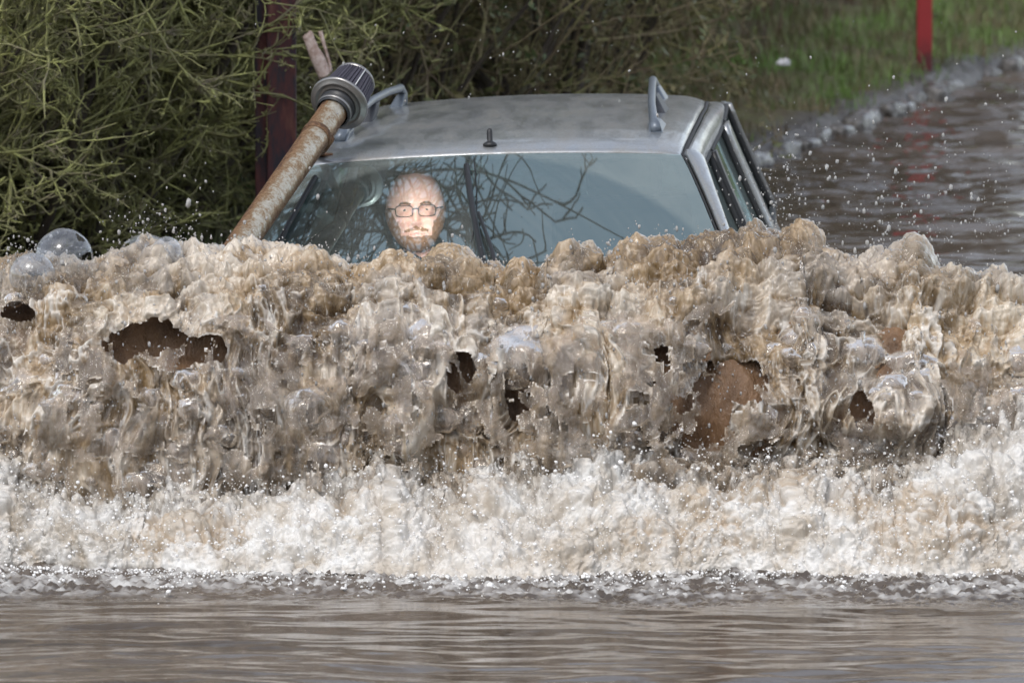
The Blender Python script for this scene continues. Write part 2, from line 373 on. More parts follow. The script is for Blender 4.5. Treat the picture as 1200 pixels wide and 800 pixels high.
# the wave wraps back round the car at its outer ends
back = np.interp(np.abs(ux), [0, 1.2, 2.2, 4.2], [0, 0, .35, 2.2])[:, None]
Yw = ys[None, :] + back + 0 * U
Zw = zs[None, :] * Cx[:, None]
outer = sstep(1.05, 1.5, np.abs(U)) * sstep(.7, 1.0, T)
Zw = Zw * (1 - outer * .98)
P = np.stack([U.ravel(), Yw.ravel(), Zw.ravel()], 1)
G = P.reshape(*U.shape, 3)
du = np.gradient(G, axis=0); dt = np.gradient(G, axis=1)
N = np.cross(du, dt); N /= np.linalg.norm(N, axis=2, keepdims=True) + 1e-9
N = N.reshape(-1, 3); N = np.where((N[:, 1:2] > .3) & (N[:, 2:3] < 0), -N, N)
if N[len(N)//3, 1] > 0: N = -N
Tf = T.ravel(); Uf = U.ravel()
# domain warp that drags the pattern down the face
warp = np.stack([fbm(P * 3.2, 11, 3), fbm(P * 3.2 + 50, 12, 3), fbm(P * 3.2 + 90, 13, 3)], 1)
face = sstep(.02, .12, Tf) * sstep(.66, .5, Tf)
stretch = np.stack([np.ones_like(Tf), np.ones_like(Tf), 1 - .42 * face], 1)
Q = P * stretch + warp * .055
b1 = billow(Q * 4.6, 21); b2 = billow(Q * 10.5 + warp * .25, 22); b3 = billow(Q * 23 + warp * .6, 23)
q4 = P * np.stack([np.ones_like(Tf), np.ones_like(Tf), 1 - .65 * face], 1) + warp * .07
b4 = billow(q4 * 52, 24); f5 = fbm(q4 * 95, 25, 2)
crest = sstep(.45, .62, Tf) * sstep(.85, .7, Tf)
endf = sstep(0, .05, Tf) * sstep(4.2, 3.5, np.abs(Uf)); 
size = np.clip(Cx / .7, 0, 1)[:, None] * np.ones_like(U); size = size.ravel()
qn = P * np.stack([np.ones_like(Tf), np.ones_like(Tf), 1 - .5 * face], 1) + warp * .10
w1, w2 = worley(qn * 6.5, 27, True); net1 = sstep(.16, .0, w2 - w1 + .05 * f5)
w3, w4 = worley(qn * 14 + 9, 28, True); net2 = sstep(.14, .0, w4 - w3)
fil = fbm(P * np.array([46, 20, 5.5]) + warp * 3.0, 29, 3)               # falling threads
low = np.clip(sstep(.50, .30, Tf) + .9 * fbm(P * np.array([2.6, 1, 2.2]), 30, 3) - .15, 0, 1) * face
billows = (b1 - .45) * .070 + (b2 - .45) * .044 + (b3 - .45) * .015 + (b4 - .45) * .008 + f5 * .006
sheets = (b1 - .5) * .085 + (b2 - .45) * .030 + net1 * .020 + net2 * .008 + fil * .014 + (b4 - .45) * .003
rg1 = (1 - np.abs(fbm(P * np.array([15, 10, 6.]) + warp * 1.6, 210, 3)) * 1.6).clip(0, 1) ** 4
rg2 = (1 - np.abs(fbm(P * np.array([34, 20, 13.]) + warp * 2.4 + 5, 214, 3)) * 1.6).clip(0, 1) ** 4
strand = np.clip(rg1 * .8 + rg2 * .6, 0, 1) * (.4 + .6 * face)
disp = (rg1 * .018 + rg2 * .005) * (.35 + .65 * face) * size + (billows * (1 - low) + sheets * low + fil * .006 * face) * size
disp = disp - crest * .02
# big hollows pushed in so the face is not a wall
hol = fbm(P * np.array([2.1, 1., 2.6]) + 3, 71, 2)
disp -= .10 * face * sstep(.1, .5, hol) * size
V = P + N * disp[:, None] * endf[:, None]
V[:, 2] += (.045 * (b2 - .5) + .03 * np.maximum(0, fbm(P * np.array([22, 14, 4]), 34, 3)) + .012 * b3) * crest
# openings torn in the sheet
def hole_field(V):
    h = np.full(len(V), -1.)
    for px, py, rx, ry, s in [(180, 400, 55, 30, 1), (228, 408, 34, 24, 1), (536, 432, 18, 24, .9), (828, 478, 42, 58, 1), (866, 448, 30, 24, 1), (776, 425, 12, 34, .85), (1010, 478, 16, 28, .8), (18, 372, 24, 10, .7), (453, 500, 8, 12, .6), (610, 450, 26, 60, .2)]:
        c_ = at(px, py, -2.15); k_ = .00247
        d = 1 - np.sqrt(((V[:, 0] - c_[0]) / (rx * k_)) ** 2 + ((V[:, 2] - c_[2]) / (ry * k_)) ** 2)
        h = np.maximum(h, d - (1 - s) * .5)
    return h
hf = hole_field(V) + .55 * fbm(P * np.array([13, 1, 5.5]) + warp * 1.5, 81, 4) + .16 * fbm(P * np.array([60, 1, 22]), 82, 3)
keep = ~((hf > .12) & (Tf < .55))
rim = sstep(-.25, .1, hf) * (Tf < .6)
# attributes
c1_ = fbm(Q * np.array([4.2, 4.2, 3.2]), 91, 4); c2_ = fbm(Q * np.array([2.2, 2.2, 2.0]) + 7, 92, 3)
clear = sstep(-.25, .12, c1_) * (1 - low) * .85 + low * (1 - .75 * net1 - .5 * net2) * sstep(-.35, .0, c1_)
clear = np.clip(np.maximum(clear * (1 - crest * .3), rim * .5) - .35 * sstep(.1, .5, fil) - .7 * strand, 0, 1)
foamy = .32 * sstep(.48, .84, b3 * .6 + b2 * .5 + .25 * fbm(q4 * 14, 94, 3)) * sstep(.05, .5, fbm(P * 3.4 + 20, 95, 3) + .12 + .22 * sstep(.7, 1.2, np.abs(Uf)))
foamy = np.maximum(foamy, .55 * sstep(.40, .95, strand) * sstep(-.25, .25, fbm(P * 7 + 60, 97, 3) + .1))
foamy = np.maximum(foamy, low * (.42 * net1 + .25 * net2) * sstep(-.4, .3, f5 + fil))
foamy = np.maximum(foamy, sstep(.16, .05, Tf) * .7)
foamy = np.maximum(foamy, .5 * sstep(.5, .95, rim) * sstep(-.2, .2, f5))
tone_ = .5 + .55 * c2_ + .35 * (b2 - .5) + .35 * (b3 - .5) + .3 * fil * face - .16 * crest * sstep(1.3, .9, np.abs(Uf)) - .16 * low
bw = mesh_np('bow_wave', V, grid_faces(len(ux), len(tt), keep), M['wave'], attrs={'clear': clear, 'foam': foamy, 'tone': tone_})
tag(bw, 'tall muddy brown bow wave thrown up in front of the silver car', 'wave')
# the solid brown water standing behind that sheet
ux2 = axis_pts([(-3.4, -1.7, 50), (-1.7, 1.7, 330), (1.7, 3.4, 50)]); t2 = np.linspace(0, .8, 150)
U2, T2 = np.meshgrid(ux2, t2, indexing='ij')
C2 = (np.interp(ux2, skx, skz) - .09)[:, None]; bk2 = np.interp(np.abs(ux2), [0, 1.2, 2.2, 4.2], [0, 0, .35, 2.2])[:, None]
P2 = np.stack([U2, np.interp(T2, tt, ys) + bk2 + .11 * sstep(.75, .5, T2), np.interp(T2, tt, zs) * np.maximum(C2, .02)], -1).reshape(-1, 3)
b = billow(P2 * np.array([7, 7, 3.0]) + .3 * vnoise(P2 * 3, 5)[:, None], 33)
P2[:, 1] -= .045 * (b - .4) + .02 * fbm(P2 * np.array([16, 1, 7]), 36, 3)
P2[:, 2] += 0
core = mesh_np('water_core', P2, grid_faces(len(ux2), len(t2)), M['core'], parent=bw)

# torn outer sheets of water flung ahead of the face
su = np.arange(0, len(ux), 2); sv = np.arange(20, 400, 2)
idx = (su[:, None] * len(tt) + sv[None, :]).ravel()
Ps, Ns, Ts = P[idx], N[idx], Tf[idx]
for k_, (sd, off_, thr_) in enumerate([(201, .050, .10), (231, .085, .20)]):
    wp = np.stack([fbm(Ps * 4 + sd, sd, 3), fbm(Ps * 4 + 9, sd + 1, 3), fbm(Ps * 4 + 30, sd + 2, 3)], 1)
    qs = Ps * np.array([1, 1, .5]) + wp * .08
    e_ = billow(qs * 8 + sd, sd + 3); g_ = billow(qs * 19, sd + 4); th_ = fbm(Ps * np.array([44, 9, 7]) + wp * 3, sd + 5, 3)
    ds_ = (off_ + (e_ - .5) * .09 + (g_ - .5) * .035 + th_ * .012) * size[idx]
    Vs = Ps + Ns * ds_[:, None]; Vs[:, 2] += .02 * e_
    lack = fbm(Ps * np.array([5.5, 1, 3.2]) + wp * 2.5 + sd, sd + 6, 5) + .22 * fbm(Ps * np.array([30, 1, 12]), sd + 7, 3) - .22 * np.maximum(0, hf[idx] + .1) - 3.0 * sstep(.46, .60, Ts) - 3.0 * sstep(.08, .03, Ts) 
    kp = lack > thr_
    edge_ = sstep(thr_ + .07, thr_, lack)
    mesh_np('water_sheet', Vs, grid_faces(len(su), len(sv), kp), M['wave'], parent=bw, attrs={'clear': np.clip(.93 - .8 * edge_ - .35 * sstep(.15, .5, th_), 0, 1), 'foam': np.clip(.75 * edge_ * sstep(-.5, .2, th_) + .12 * sstep(.5, .9, g_), 0, 1), 'tone': .55 + .4 * wp[:, 0]})
# smooth domes of clear film swelling out of the face
Bv, Bf, nb = [], [], 0
n1, n2 = 28, 16
TH, PH = np.meshgrid(np.linspace(0, 2 * np.pi, n1, endpoint=False), np.linspace(.001, np.pi * .72, n2), indexing='ij')
UNIT = np.stack([np.cos(TH) * np.sin(PH), np.sin(TH) * np.sin(PH), np.cos(PH)], -1).reshape(-1, 3)
cand = np.where((Tf > .12) & (Tf < .60) & (np.abs(Uf) < 2.2) & (rng.random(len(Tf)) < np.clip(1.3 - 1.9 * Tf, .1, 1)))[0]
for _ in range(300):
    q_ = int(cand[rng.integers(0, len(cand))])
    if hf[q_] > -.25: continue
    nn = Vector(N[q_]); nn.z += .25
    rot = np.array(nn.to_track_quat('Z', 'Y').to_matrix()); r_ = float(rng.gamma(4., .0100)) * (.5 if Tf[q_] > .5 else 1.)
    sh = np.array([rng.uniform(.8, 1.3), rng.uniform(.7, 1.0), rng.uniform(.6, 1.0)])
    pts_ = UNIT * (1 + .22 * fbm(UNIT * 1.8 + _ * 3.1, 301, 3))[:, None] * sh * r_
    Bv.append(pts_ @ rot.T + V[q_] - N[q_] * r_ * .55); Bf.append(grid_faces(n1, n2, closed=True) + nb); nb += len(UNIT)
mesh_np('bubble_film', np.concatenate(Bv), np.concatenate(Bf), M['film'], parent=bw)['kind'] = 'stuff'

# ------------------------------------------------------------------ white foam roller at the foot
uf = axis_pts([(-4.2, -1.75, 160), (-1.75, 1.75, 1150), (1.75, 4.2, 160)])
pf = np.array([(0, -2.655, -.05), (.08, -2.645, .03), (.2, -2.60, .20), (.35, -2.53, .46), (.55, -2.43, .72), (.72, -2.33, .92), (.82, -2.24, 1.0), (.92, -2.14, .85), (1, -2.02, .5)])
tf = np.linspace(0, 1, 260)
Fz = np.interp(uf, frx, frz) + .02 * np.interp(uf, np.linspace(-4.2, 4.2, 60), rng.normal(0, 1, 60))
Uq, Tq = np.meshgrid(uf, tf, indexing='ij'); bkf = np.interp(np.abs(uf), [0, 1.2, 2.2, 4.2], [0, 0, .35, 2.2])[:, None]
wobf = (.10 * fbm(np.stack([uf * 2.2, 0 * uf, 0 * uf], 1), 161, 2) + .02 * fbm(np.stack([uf * 9, 0 * uf, 0 * uf], 1), 162, 3) )[:, None] * 2.0 * (1 - Tq) ** 2
kf = np.ones(31) / 31; pfy = np.convolve(np.pad(np.interp(tf, pf[:, 0], pf[:, 1]), 15, 'edge'), kf, 'valid')[None, :]; pfz = np.convolve(np.pad(np.interp(tf, pf[:, 0], pf[:, 2]), 15, 'edge'), kf, 'valid')[None, :]
lip = fbm(np.stack([uf * 5, 0 * uf, 0 * uf], 1), 171, 4)[:, None]; pfz = pfz - (.02 + .16 * np.maximum(lip, -.2)) * sstep(.25, 0, Tq)
Gf = np.stack([Uq, pfy + bkf + wobf, pfz * np.maximum(Fz[:, None], .05)], -1)
Nf = np.cross(np.gradient(Gf, axis=0), np.gradient(Gf, axis=1)); Nf /= np.linalg.norm(Nf, axis=2, keepdims=True) + 1e-9
if Nf[600, 100, 1] > 0: Nf = -Nf
Pf = Gf.reshape(-1, 3); Nf = Nf.reshape(-1, 3); tq = Tq.ravel()
wf = np.stack([fbm(Pf * 6, 111, 3), fbm(Pf * 6 + 30, 112, 3), fbm(Pf * 6 + 60, 113, 3)], 1) * .04
e1 = billow((Pf + wf) * 8, 121); e2 = billow((Pf + wf) * 19, 122); e3 = billow((Pf + wf * .5) * 44, 123); e4 = billow((Pf + wf * .3) * 95, 124); e5 = fbm(Pf * 160, 125, 2)
grow = .35 + .65 * sstep(0, .25, tq)
df_ = ((e1 - .45) * .085 * sstep(.05, .5, tq) + (e2 - .45) * .05) * grow + ((e3 - .45) * .022 + (e4 - .45) * .008 + e5 * .005) * (.35 + .65 * grow)
Vf = Pf + Nf * df_[:, None]
Vf[:, 2] += .05 * np.maximum(0, fbm(Pf * np.array([7, 1, 1]), 131, 3) + .1) * sstep(.55, .85, tq) + .018 * e3 * sstep(.6, .8, tq)
brown = sstep(.02, .36, fbm(Pf * np.array([3.6, 3.6, 5.5]), 141, 4) + .10 * (e1 < .35)) * sstep(.08, .3, tq) * .9
brown = brown * (1 - .7 * sstep(.55, .8, e3)) + .16 * sstep(-.3, .3, fbm(Pf * 2.4, 142, 3))
tearf = fbm(Pf * np.array([26, 26, 26]), 151, 3) + fbm(Pf * 9, 152, 2) * .6
keepf = ~((tq > .74) & (tearf > .42))
fo = mesh_np('foam', Vf, grid_faces(len(uf), len(tf), keepf), M['foam'], attrs={'brown': np.clip(brown, 0, 1), 'thin': np.clip(sstep(.50, .85, tq) + .25 * sstep(.1, .4, fbm(Pf * 5, 155, 3)), 0, 1)})
tag(fo, 'frothy white foam rolling at the foot of the bow wave', kind='stuff')

# ------------------------------------------------------------------ spray: droplets
t_ = (1 + 5 ** .5) / 2
ICO = np.array([(-1, t_, 0), (1, t_, 0), (-1, -t_, 0), (1, -t_, 0), (0, -1, t_), (0, 1, t_), (0, -1, -t_), (0, 1, -t_), (t_, 0, -1), (t_, 0, 1), (-t_, 0, -1), (-t_, 0, 1)]) / math.hypot(1, t_)
ICF = np.array([(0, 11, 5), (0, 5, 1), (0, 1, 7), (0, 7, 10), (0, 10, 11), (1, 5, 9), (5, 11, 4), (11, 10, 2), (10, 7, 6), (7, 1, 8), (3, 9, 4), (3, 4, 2), (3, 2, 6), (3, 6, 8), (3, 8, 9), (4, 9, 5), (2, 4, 11), (6, 2, 10), (8, 6, 7), (9, 8, 1)])
def drops(name, C, r, mat_, stretch=None, parent=None):
    C = np.asarray(C); n_ = len(C); r = np.broadcast_to(r, n_)
    S = np.ones((n_, 3)) if stretch is None else stretch
    Vd = C[:, None] + ICO[None] * r[:, None, None] * S[:, None] * (1 + .18 * rng.normal(size=(n_, 12, 1)))
    Fd = (ICF[None] + (np.arange(n_) * 12)[:, None, None]).reshape(-1, 3)
    return mesh_np(name, Vd.reshape(-1, 3), Fd, mat_, parent)
# froth flung off the foam
i = rng.integers(0, len(Vf), 26000); i = i[(tq[i] > .1)][:8500]
off = np.abs(rng.normal(0, 1, (len(i), 1))) * .03 * Nf[i] + rng.normal(0, .012, (len(i), 3)); off[:, 2] += np.abs(rng.normal(0, .022, len(i))) * (tq[i] > .5)
C1 = Vf[i] + off; r1 = rng.gamma(1.7, .0008, len(i)) + .0008
k_ = rng.integers(0, len(uf), 2600); C3 = np.stack([uf[k_], -2.62 - np.abs(rng.normal(0, .16, 2600)) * (.3 + np.abs(np.sin(uf[k_] * 5 + np.sin(uf[k_] * 13)))) + np.interp(np.abs(uf[k_]), [0, 1.2, 2.2, 4.2], [0, 0, .35, 2.2]), np.full(2600, .006)], 1)
s1 = drops('foam_specks', np.concatenate([C1, C3]), np.concatenate([r1, rng.gamma(2., .0009, 2600) + .0008]), M['drop_foam'])
tag(s1, 'white specks of froth flung up around the foam', kind='stuff')
# droplets off the wave face and crest
i = rng.integers(0, len(V), 9000); i = i[(Tf[i] > .08) & (Tf[i] < .8) & (np.abs(Uf[i]) < 2.4)]
lift = np.abs(rng.normal(0, 1, len(i))) * .02
C2_ = V[i] + N[i] * (lift + .006)[:, None] + rng.normal(0, .006, (len(i), 3)); r2 = rng.gamma(1.6, .0008, len(i)) + .0007
st2 = np.stack([np.ones(len(i)), np.ones(len(i)), rng.uniform(1, 2.2, len(i))], 1)
# airborne spray: thick above the right-hand crest, thinner elsewhere
def cloud(n_, px, py, sx, sy, Yc, sY):
    o_ = []
    for _ in range(n_):
        o_.append(at(rng.normal(px, sx), rng.normal(py, sy), rng.normal(Yc, sY)))
    return o_
A_ = []
for _ in range(430):
    px = rng.uniform(830, 1190); py = 275 - abs(rng.normal(0, 85))
    A_.append(at(px, max(py, 5), rng.uniform(-1.9, .8)))
A_ += cloud(60, 925, 210, 10, 22, -.8, .1) + cloud(50, 1030, 258, 16, 12, -1.2, .1) + cloud(40, 905, 235, 8, 18, -.8, .1) + cloud(70, 1120, 275, 40, 14, -1.5, .3)
A_ += cloud(90, 175, 262, 34, 14, -1.7, .15) + cloud(60, 20, 300, 20, 12, -1.8, .1) + cloud(80, 560, 70, 180, 40, .5, 1.) + cloud(60, 250, 240, 90, 30, -1.2, .4)
A_ = np.array(A_); rA = (rng.gamma(1.5, .0008, len(A_)) + .0007) * np.where(rng.random(len(A_)) < .07, 2.1, 1)
sA = np.stack([np.ones(len(A_)), np.ones(len(A_)), rng.uniform(1, 2., len(A_))], 1)
s2 = drops('spray', np.concatenate([C2_, A_]), np.concatenate([r2, rA]), M['drop'], np.concatenate([st2, sA]))
tag(s2, 'droplets of spray flying above and off the bow wave', kind='stuff')

# ------------------------------------------------------------------ bubbles on the crest
def bubble(px, py, rad, Yc, squash, label, tear=None, sink=.35):
    c_ = at(px, py, Yc)
    n1, n2 = 72, 40; th = np.linspace(0, 2 * np.pi, n1, endpoint=False); ph = np.linspace(.001, np.pi * .62, n2)
    TH, PH = np.meshgrid(th, ph, indexing='ij')
    L = np.stack([np.cos(TH) * np.sin(PH), np.sin(TH) * np.sin(PH), np.cos(PH) * squash], -1) * rad
    pn = L.reshape(-1, 3); L = (pn * (1 + .03 * fbm(pn * 14 + px, 7, 2))[:, None])
    kp = None
    if tear: kp = (fbm(pn * 22 + px, 9, 3) + tear * (PH.ravel() / 1.9)) < .55
    o = mesh_np('bubble', L, grid_faces(n1, n2, kp, closed=True), M['bubble'])
    o.location = c_; o.rotation_euler = (rng.uniform(-.1, .1), rng.uniform(-.15, .15), rng.uniform(0, 6))
    tag(o, label, 'bubble', 'water bubbles riding the left crest of the wave')
bubble(75, 302, .086, -1.83, 1.0, 'large clear grey dome bubble, the biggest on the wave crest', tear=.5)
bubble(38, 322, .068, -1.93, .95, 'smaller clear grey bubble overlapping the big dome bubble at far left')
bubble(170, 296, .075, -1.78, .72, 'burst ragged bubble left of the rusty pipe, its film torn open', tear=.95)
bubble(196, 300, .050, -1.88, 1.15, 'narrow milky bubble standing up right of the burst bubble')

# ------------------------------------------------------------------ car materials
m = M['paint'] = mat('dirty silver paint', (.42, .44, .46), .28, .75, Coat_Weight=.6, Coat_Roughness=.08); n = NT(m)
c = n.coord(); g1 = n.noise(n.coord((1.2, .28, 1.2)), 10, 6, .65); g2 = n.noise(c, 120, 3, .6)
dirt = n.ramp(n.math('ADD', n.math('MULTIPLY', g1, .65), n.math('MULTIPLY', g2, .35)), [(.42, (.12, .12, .12)), (.62, (.75, .75, .75))])
n.set(Base_Color=n.mix(dirt, (.36, .38, .40), (.19, .175, .15)), Metallic=n.math('SUBTRACT', .75, n.math('MULTIPLY', dirt, .75)), Roughness=n.math('MULTIPLY_ADD', dirt, .45))
n.t.nodes[-1].inputs[2].default_value = .22
n.set(Normal=n.bump(n.math('ADD', g2, n.n('TexVoronoi', {'Vector': c, 'Scale': 90.})), .12, .002))
M['paint_clean'] = mat('silver paint', (.5, .52, .54), .3, .6, Coat_Weight=.5, Coat_Roughness=.1)
M['rail'] = mat('blue grey rail paint', (.12, .14, .165), .35, .3)
M['rail_dark'] = mat('dark rail plastic', (.035, .037, .042), .5)
M['black'] = mat('black plastic', (.015, .015, .016), .45)
M['rubber'] = mat('black rubber', (.02, .02, .021), .7)
M['frit'] = mat('dark glass border', (.04, .045, .052), .3)
M['inside'] = mat('dark interior trim', (.03, .03, .032), .7)
M['seatcloth'] = mat('grey seat cloth', (.06, .06, .065), .85)
M['headliner'] = mat('grey headliner', (.32, .31, .29), .9)
M['chrome'] = mat('chrome', (.7, .7, .7), .12, 1.)
M['lamp_glass'] = mat('lamp glass', (.7, .72, .75), .05, 0, Transmission_Weight=.7)
def glass(name, tint, base, dust, pivot=None):
    m = mat(name); n = NT(m)
    tr = n.n('BsdfTransparent', {'Color': (*tint, 1)}); gl = n.n('BsdfGlossy', {'Roughness': .015, 'Color': (.74, .99, 1, 1)})
    fr = n.n('Fresnel', {'IOR': 1.5})
    a1 = n.n('MixShader', {'Fac': n.math('ADD', n.math('MULTIPLY', fr, 1.9), base, clamp=True), 1: tr, 2: gl})
    df = n.n('BsdfDiffuse', {'Color': (.34, .37, .34, 1)})
    nz = n.noise(n.coord(), 5, 5, .6); sp = n.noise(n.coord(), 160, 2, .5)
    f = n.math('MULTIPLY', n.math('ADD', nz, n.math('MULTIPLY', sp, .5)), dust)
    if pivot:                       # film of dirt left outside the arcs the wiper blades clear
        cc = n.n('TexCoord'); ds = []
        for pv, rad in pivot:
            d = n.n('VectorMath', {0: (cc, 'Object'), 1: pv}, operation='DISTANCE'); d = SelOut(d, 1)
            ds.append(n.ramp(d, [(rad - .03, (0, 0, 0)), (rad, (1, 1, 1))]))
            rings = n.n('TexNoise', {'Vector': n.n('CombineXYZ', {'X': d}), 'Scale': 60., 'Detail': 4.})
        dirty = n.math('MULTIPLY', ds[0], ds[1])
        f = n.math('MULTIPLY', f, n.math('ADD', n.math('MULTIPLY', dirty, .60), n.math('MULTIPLY', rings, .65)))
    a2 = n.n('MixShader', {'Fac': f, 1: a1, 2: df}); n.t.links.new(a2.outputs[0], n.o.inputs[0]); return m
M['screen'] = glass('windscreen glass', (.80, .90, .90), .19, .40, [((-.08, -.83, 1.01), .90), ((-.62, -.84, 1.02), .74)])
M['window'] = glass('side window glass', (.30, .34, .34), .03, .22)
m = M['rust'] = mat('rusty galvanised pipe', (.2, .1, .05), .6, .3); n = NT(m)
c = n.coord((1, 1, .45)); r1 = n.noise(c, 34, 6, .7, .4); r2 = n.noise(n.coord(), 130, 4, .7)
mk = n.math('ADD', n.math('MULTIPLY', r1, .62), n.math('MULTIPLY', r2, .38))
side = n.attr('lit_streak')
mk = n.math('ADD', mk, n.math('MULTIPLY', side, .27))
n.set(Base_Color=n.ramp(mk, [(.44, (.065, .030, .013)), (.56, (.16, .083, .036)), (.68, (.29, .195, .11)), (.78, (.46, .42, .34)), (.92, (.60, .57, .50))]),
      Metallic=n.ramp(mk, [(.56, (0, 0, 0)), (.64, (.55, .55, .55))]), Roughness=n.ramp(mk, [(.5, (.8, .8, .8)), (.65, (.38, .38, .38))]), Normal=n.bump(mk, .5, .004))
M['steel'] = mat('brushed steel', (.27, .26, .25), .33, .85)
m = M['pleats'] = mat('filter pleats', (.05, .045, .06), .6)
M['pale_line'] = mat('pale seam', (.55, .55, .55), .5)

# ------------------------------------------------------------------ car
car = empty('car', (-.010, 0, -.52), (0, R(-2.2), R(-4.2)))
tag(car, 'silver estate car driving nose first through flood water, half hidden by its bow wave', 'car')
HWZ = np.array([(1.46, .617), (1.44, .638), (1.41, .655), (1.375, .668), (1.30, .695), (1.16, .750), (1.0, .815), (.92, .842), (.75, .872), (.5, .868), (.3, .84)])[::-1]
def hw(z, y=0):
    k = 1 - .05 * np.clip((np.asarray(y) - 1.2) / 1.4, 0, 1.3) ** 1.5 - .10 * np.clip((-.9 - np.asarray(y)) / .9, 0, 1) ** 2
    return np.interp(z, HWZ[:, 0], HWZ[:, 1]) * k
ZT, ZB = 1.445, 1.00
def screen_pt(u, v, off=0.):
    u = np.asarray(u, float); v = np.asarray(v, float)
    x = u * (.603 + .240 * v ** .9)
    y = -.84 * v - .075 * (1 - u * u) * (1 - .2 * v) 
    z = ZT - .445 * v + .026 * (1 - u * u)
    return np.stack([x, y - off * .45, z + off * .89], -1)
U_, V_ = np.meshgrid(np.linspace(-1, 1, 49), np.linspace(0, 1, 31), indexing='ij')
ws = grid('windscreen', screen_pt(U_, V_), M['screen'], car, flip=True)
# dark border printed round the glass
for side in (-1, 1):
    q, v_ = np.meshgrid(np.linspace(0, 1, 5), np.linspace(0, 1, 31), indexing='ij')
    P_ = screen_pt(side * (1 - q * (.055 + .02 * v_)), v_, -.004)
    grid('screen_border', P_, M['frit'], ws, flip=side > 0)
q, u_ = np.meshgrid(np.linspace(0, 1, 3), np.linspace(-1, 1, 41), indexing='ij')
grid('screen_border', screen_pt(u_, q * .028, -.004), M['frit'], ws)
tube_obj('screen_seal', screen_pt(np.linspace(-1, 1, 41), 0 * np.linspace(-1, 1, 41) - .004, .002), .006, M['rubber'], ws, 8)
for side in (-1, 1):
    tube_obj('screen_seal', screen_pt(side * 1.008 + 0 * np.linspace(0, 1, 21), np.linspace(0, 1, 21), .001), .003, M['rubber'], ws, 8)
# small dark sensor patch at the top of the glass
st_ = grid('screen_sticker', screen_pt(*np.meshgrid(np.linspace(-.045, -.005, 4), np.linspace(.105, .14, 4), indexing='ij'), -.003), M['black'], ws)
# roof
def roofw(y): return np.interp(y, [-.1, 0, .3, .8, 1.5, 2.0, 2.25], [.603, .604, .612, .613, .603, .582, .55])
def roof_pt(x01, y01):
    y = y01 * 2.15; w = roofw(y); x = x01 * w
    ycurve = y - .075 * (1 - x01 ** 2) * (1 - y01)
    z = np.interp(y, [0, .06, .15, .35, .7, 1.1, 1.6, 2.0, 2.15], [1.447, 1.463, 1.475, 1.486, 1.490, 1.486, 1.470, 1.448, 1.432])
    z = z + .026 * (1 - x01 ** 2) - .016 * np.clip((np.abs(x01) - .86) / .14, 0, 1) ** 2
    return np.stack([x, ycurve, z], -1)
X_, Y_ = np.meshgrid(np.linspace(-1, 1, 61), np.linspace(0, 1, 61), indexing='ij')
rf = grid('roof', roof_pt(X_, Y_), M['paint'], car, solid=.004)
grid('headliner', roof_pt(X_ * .96, Y_ * .94 + .02) - np.array([0, 0, .03]), M['headliner'], car)
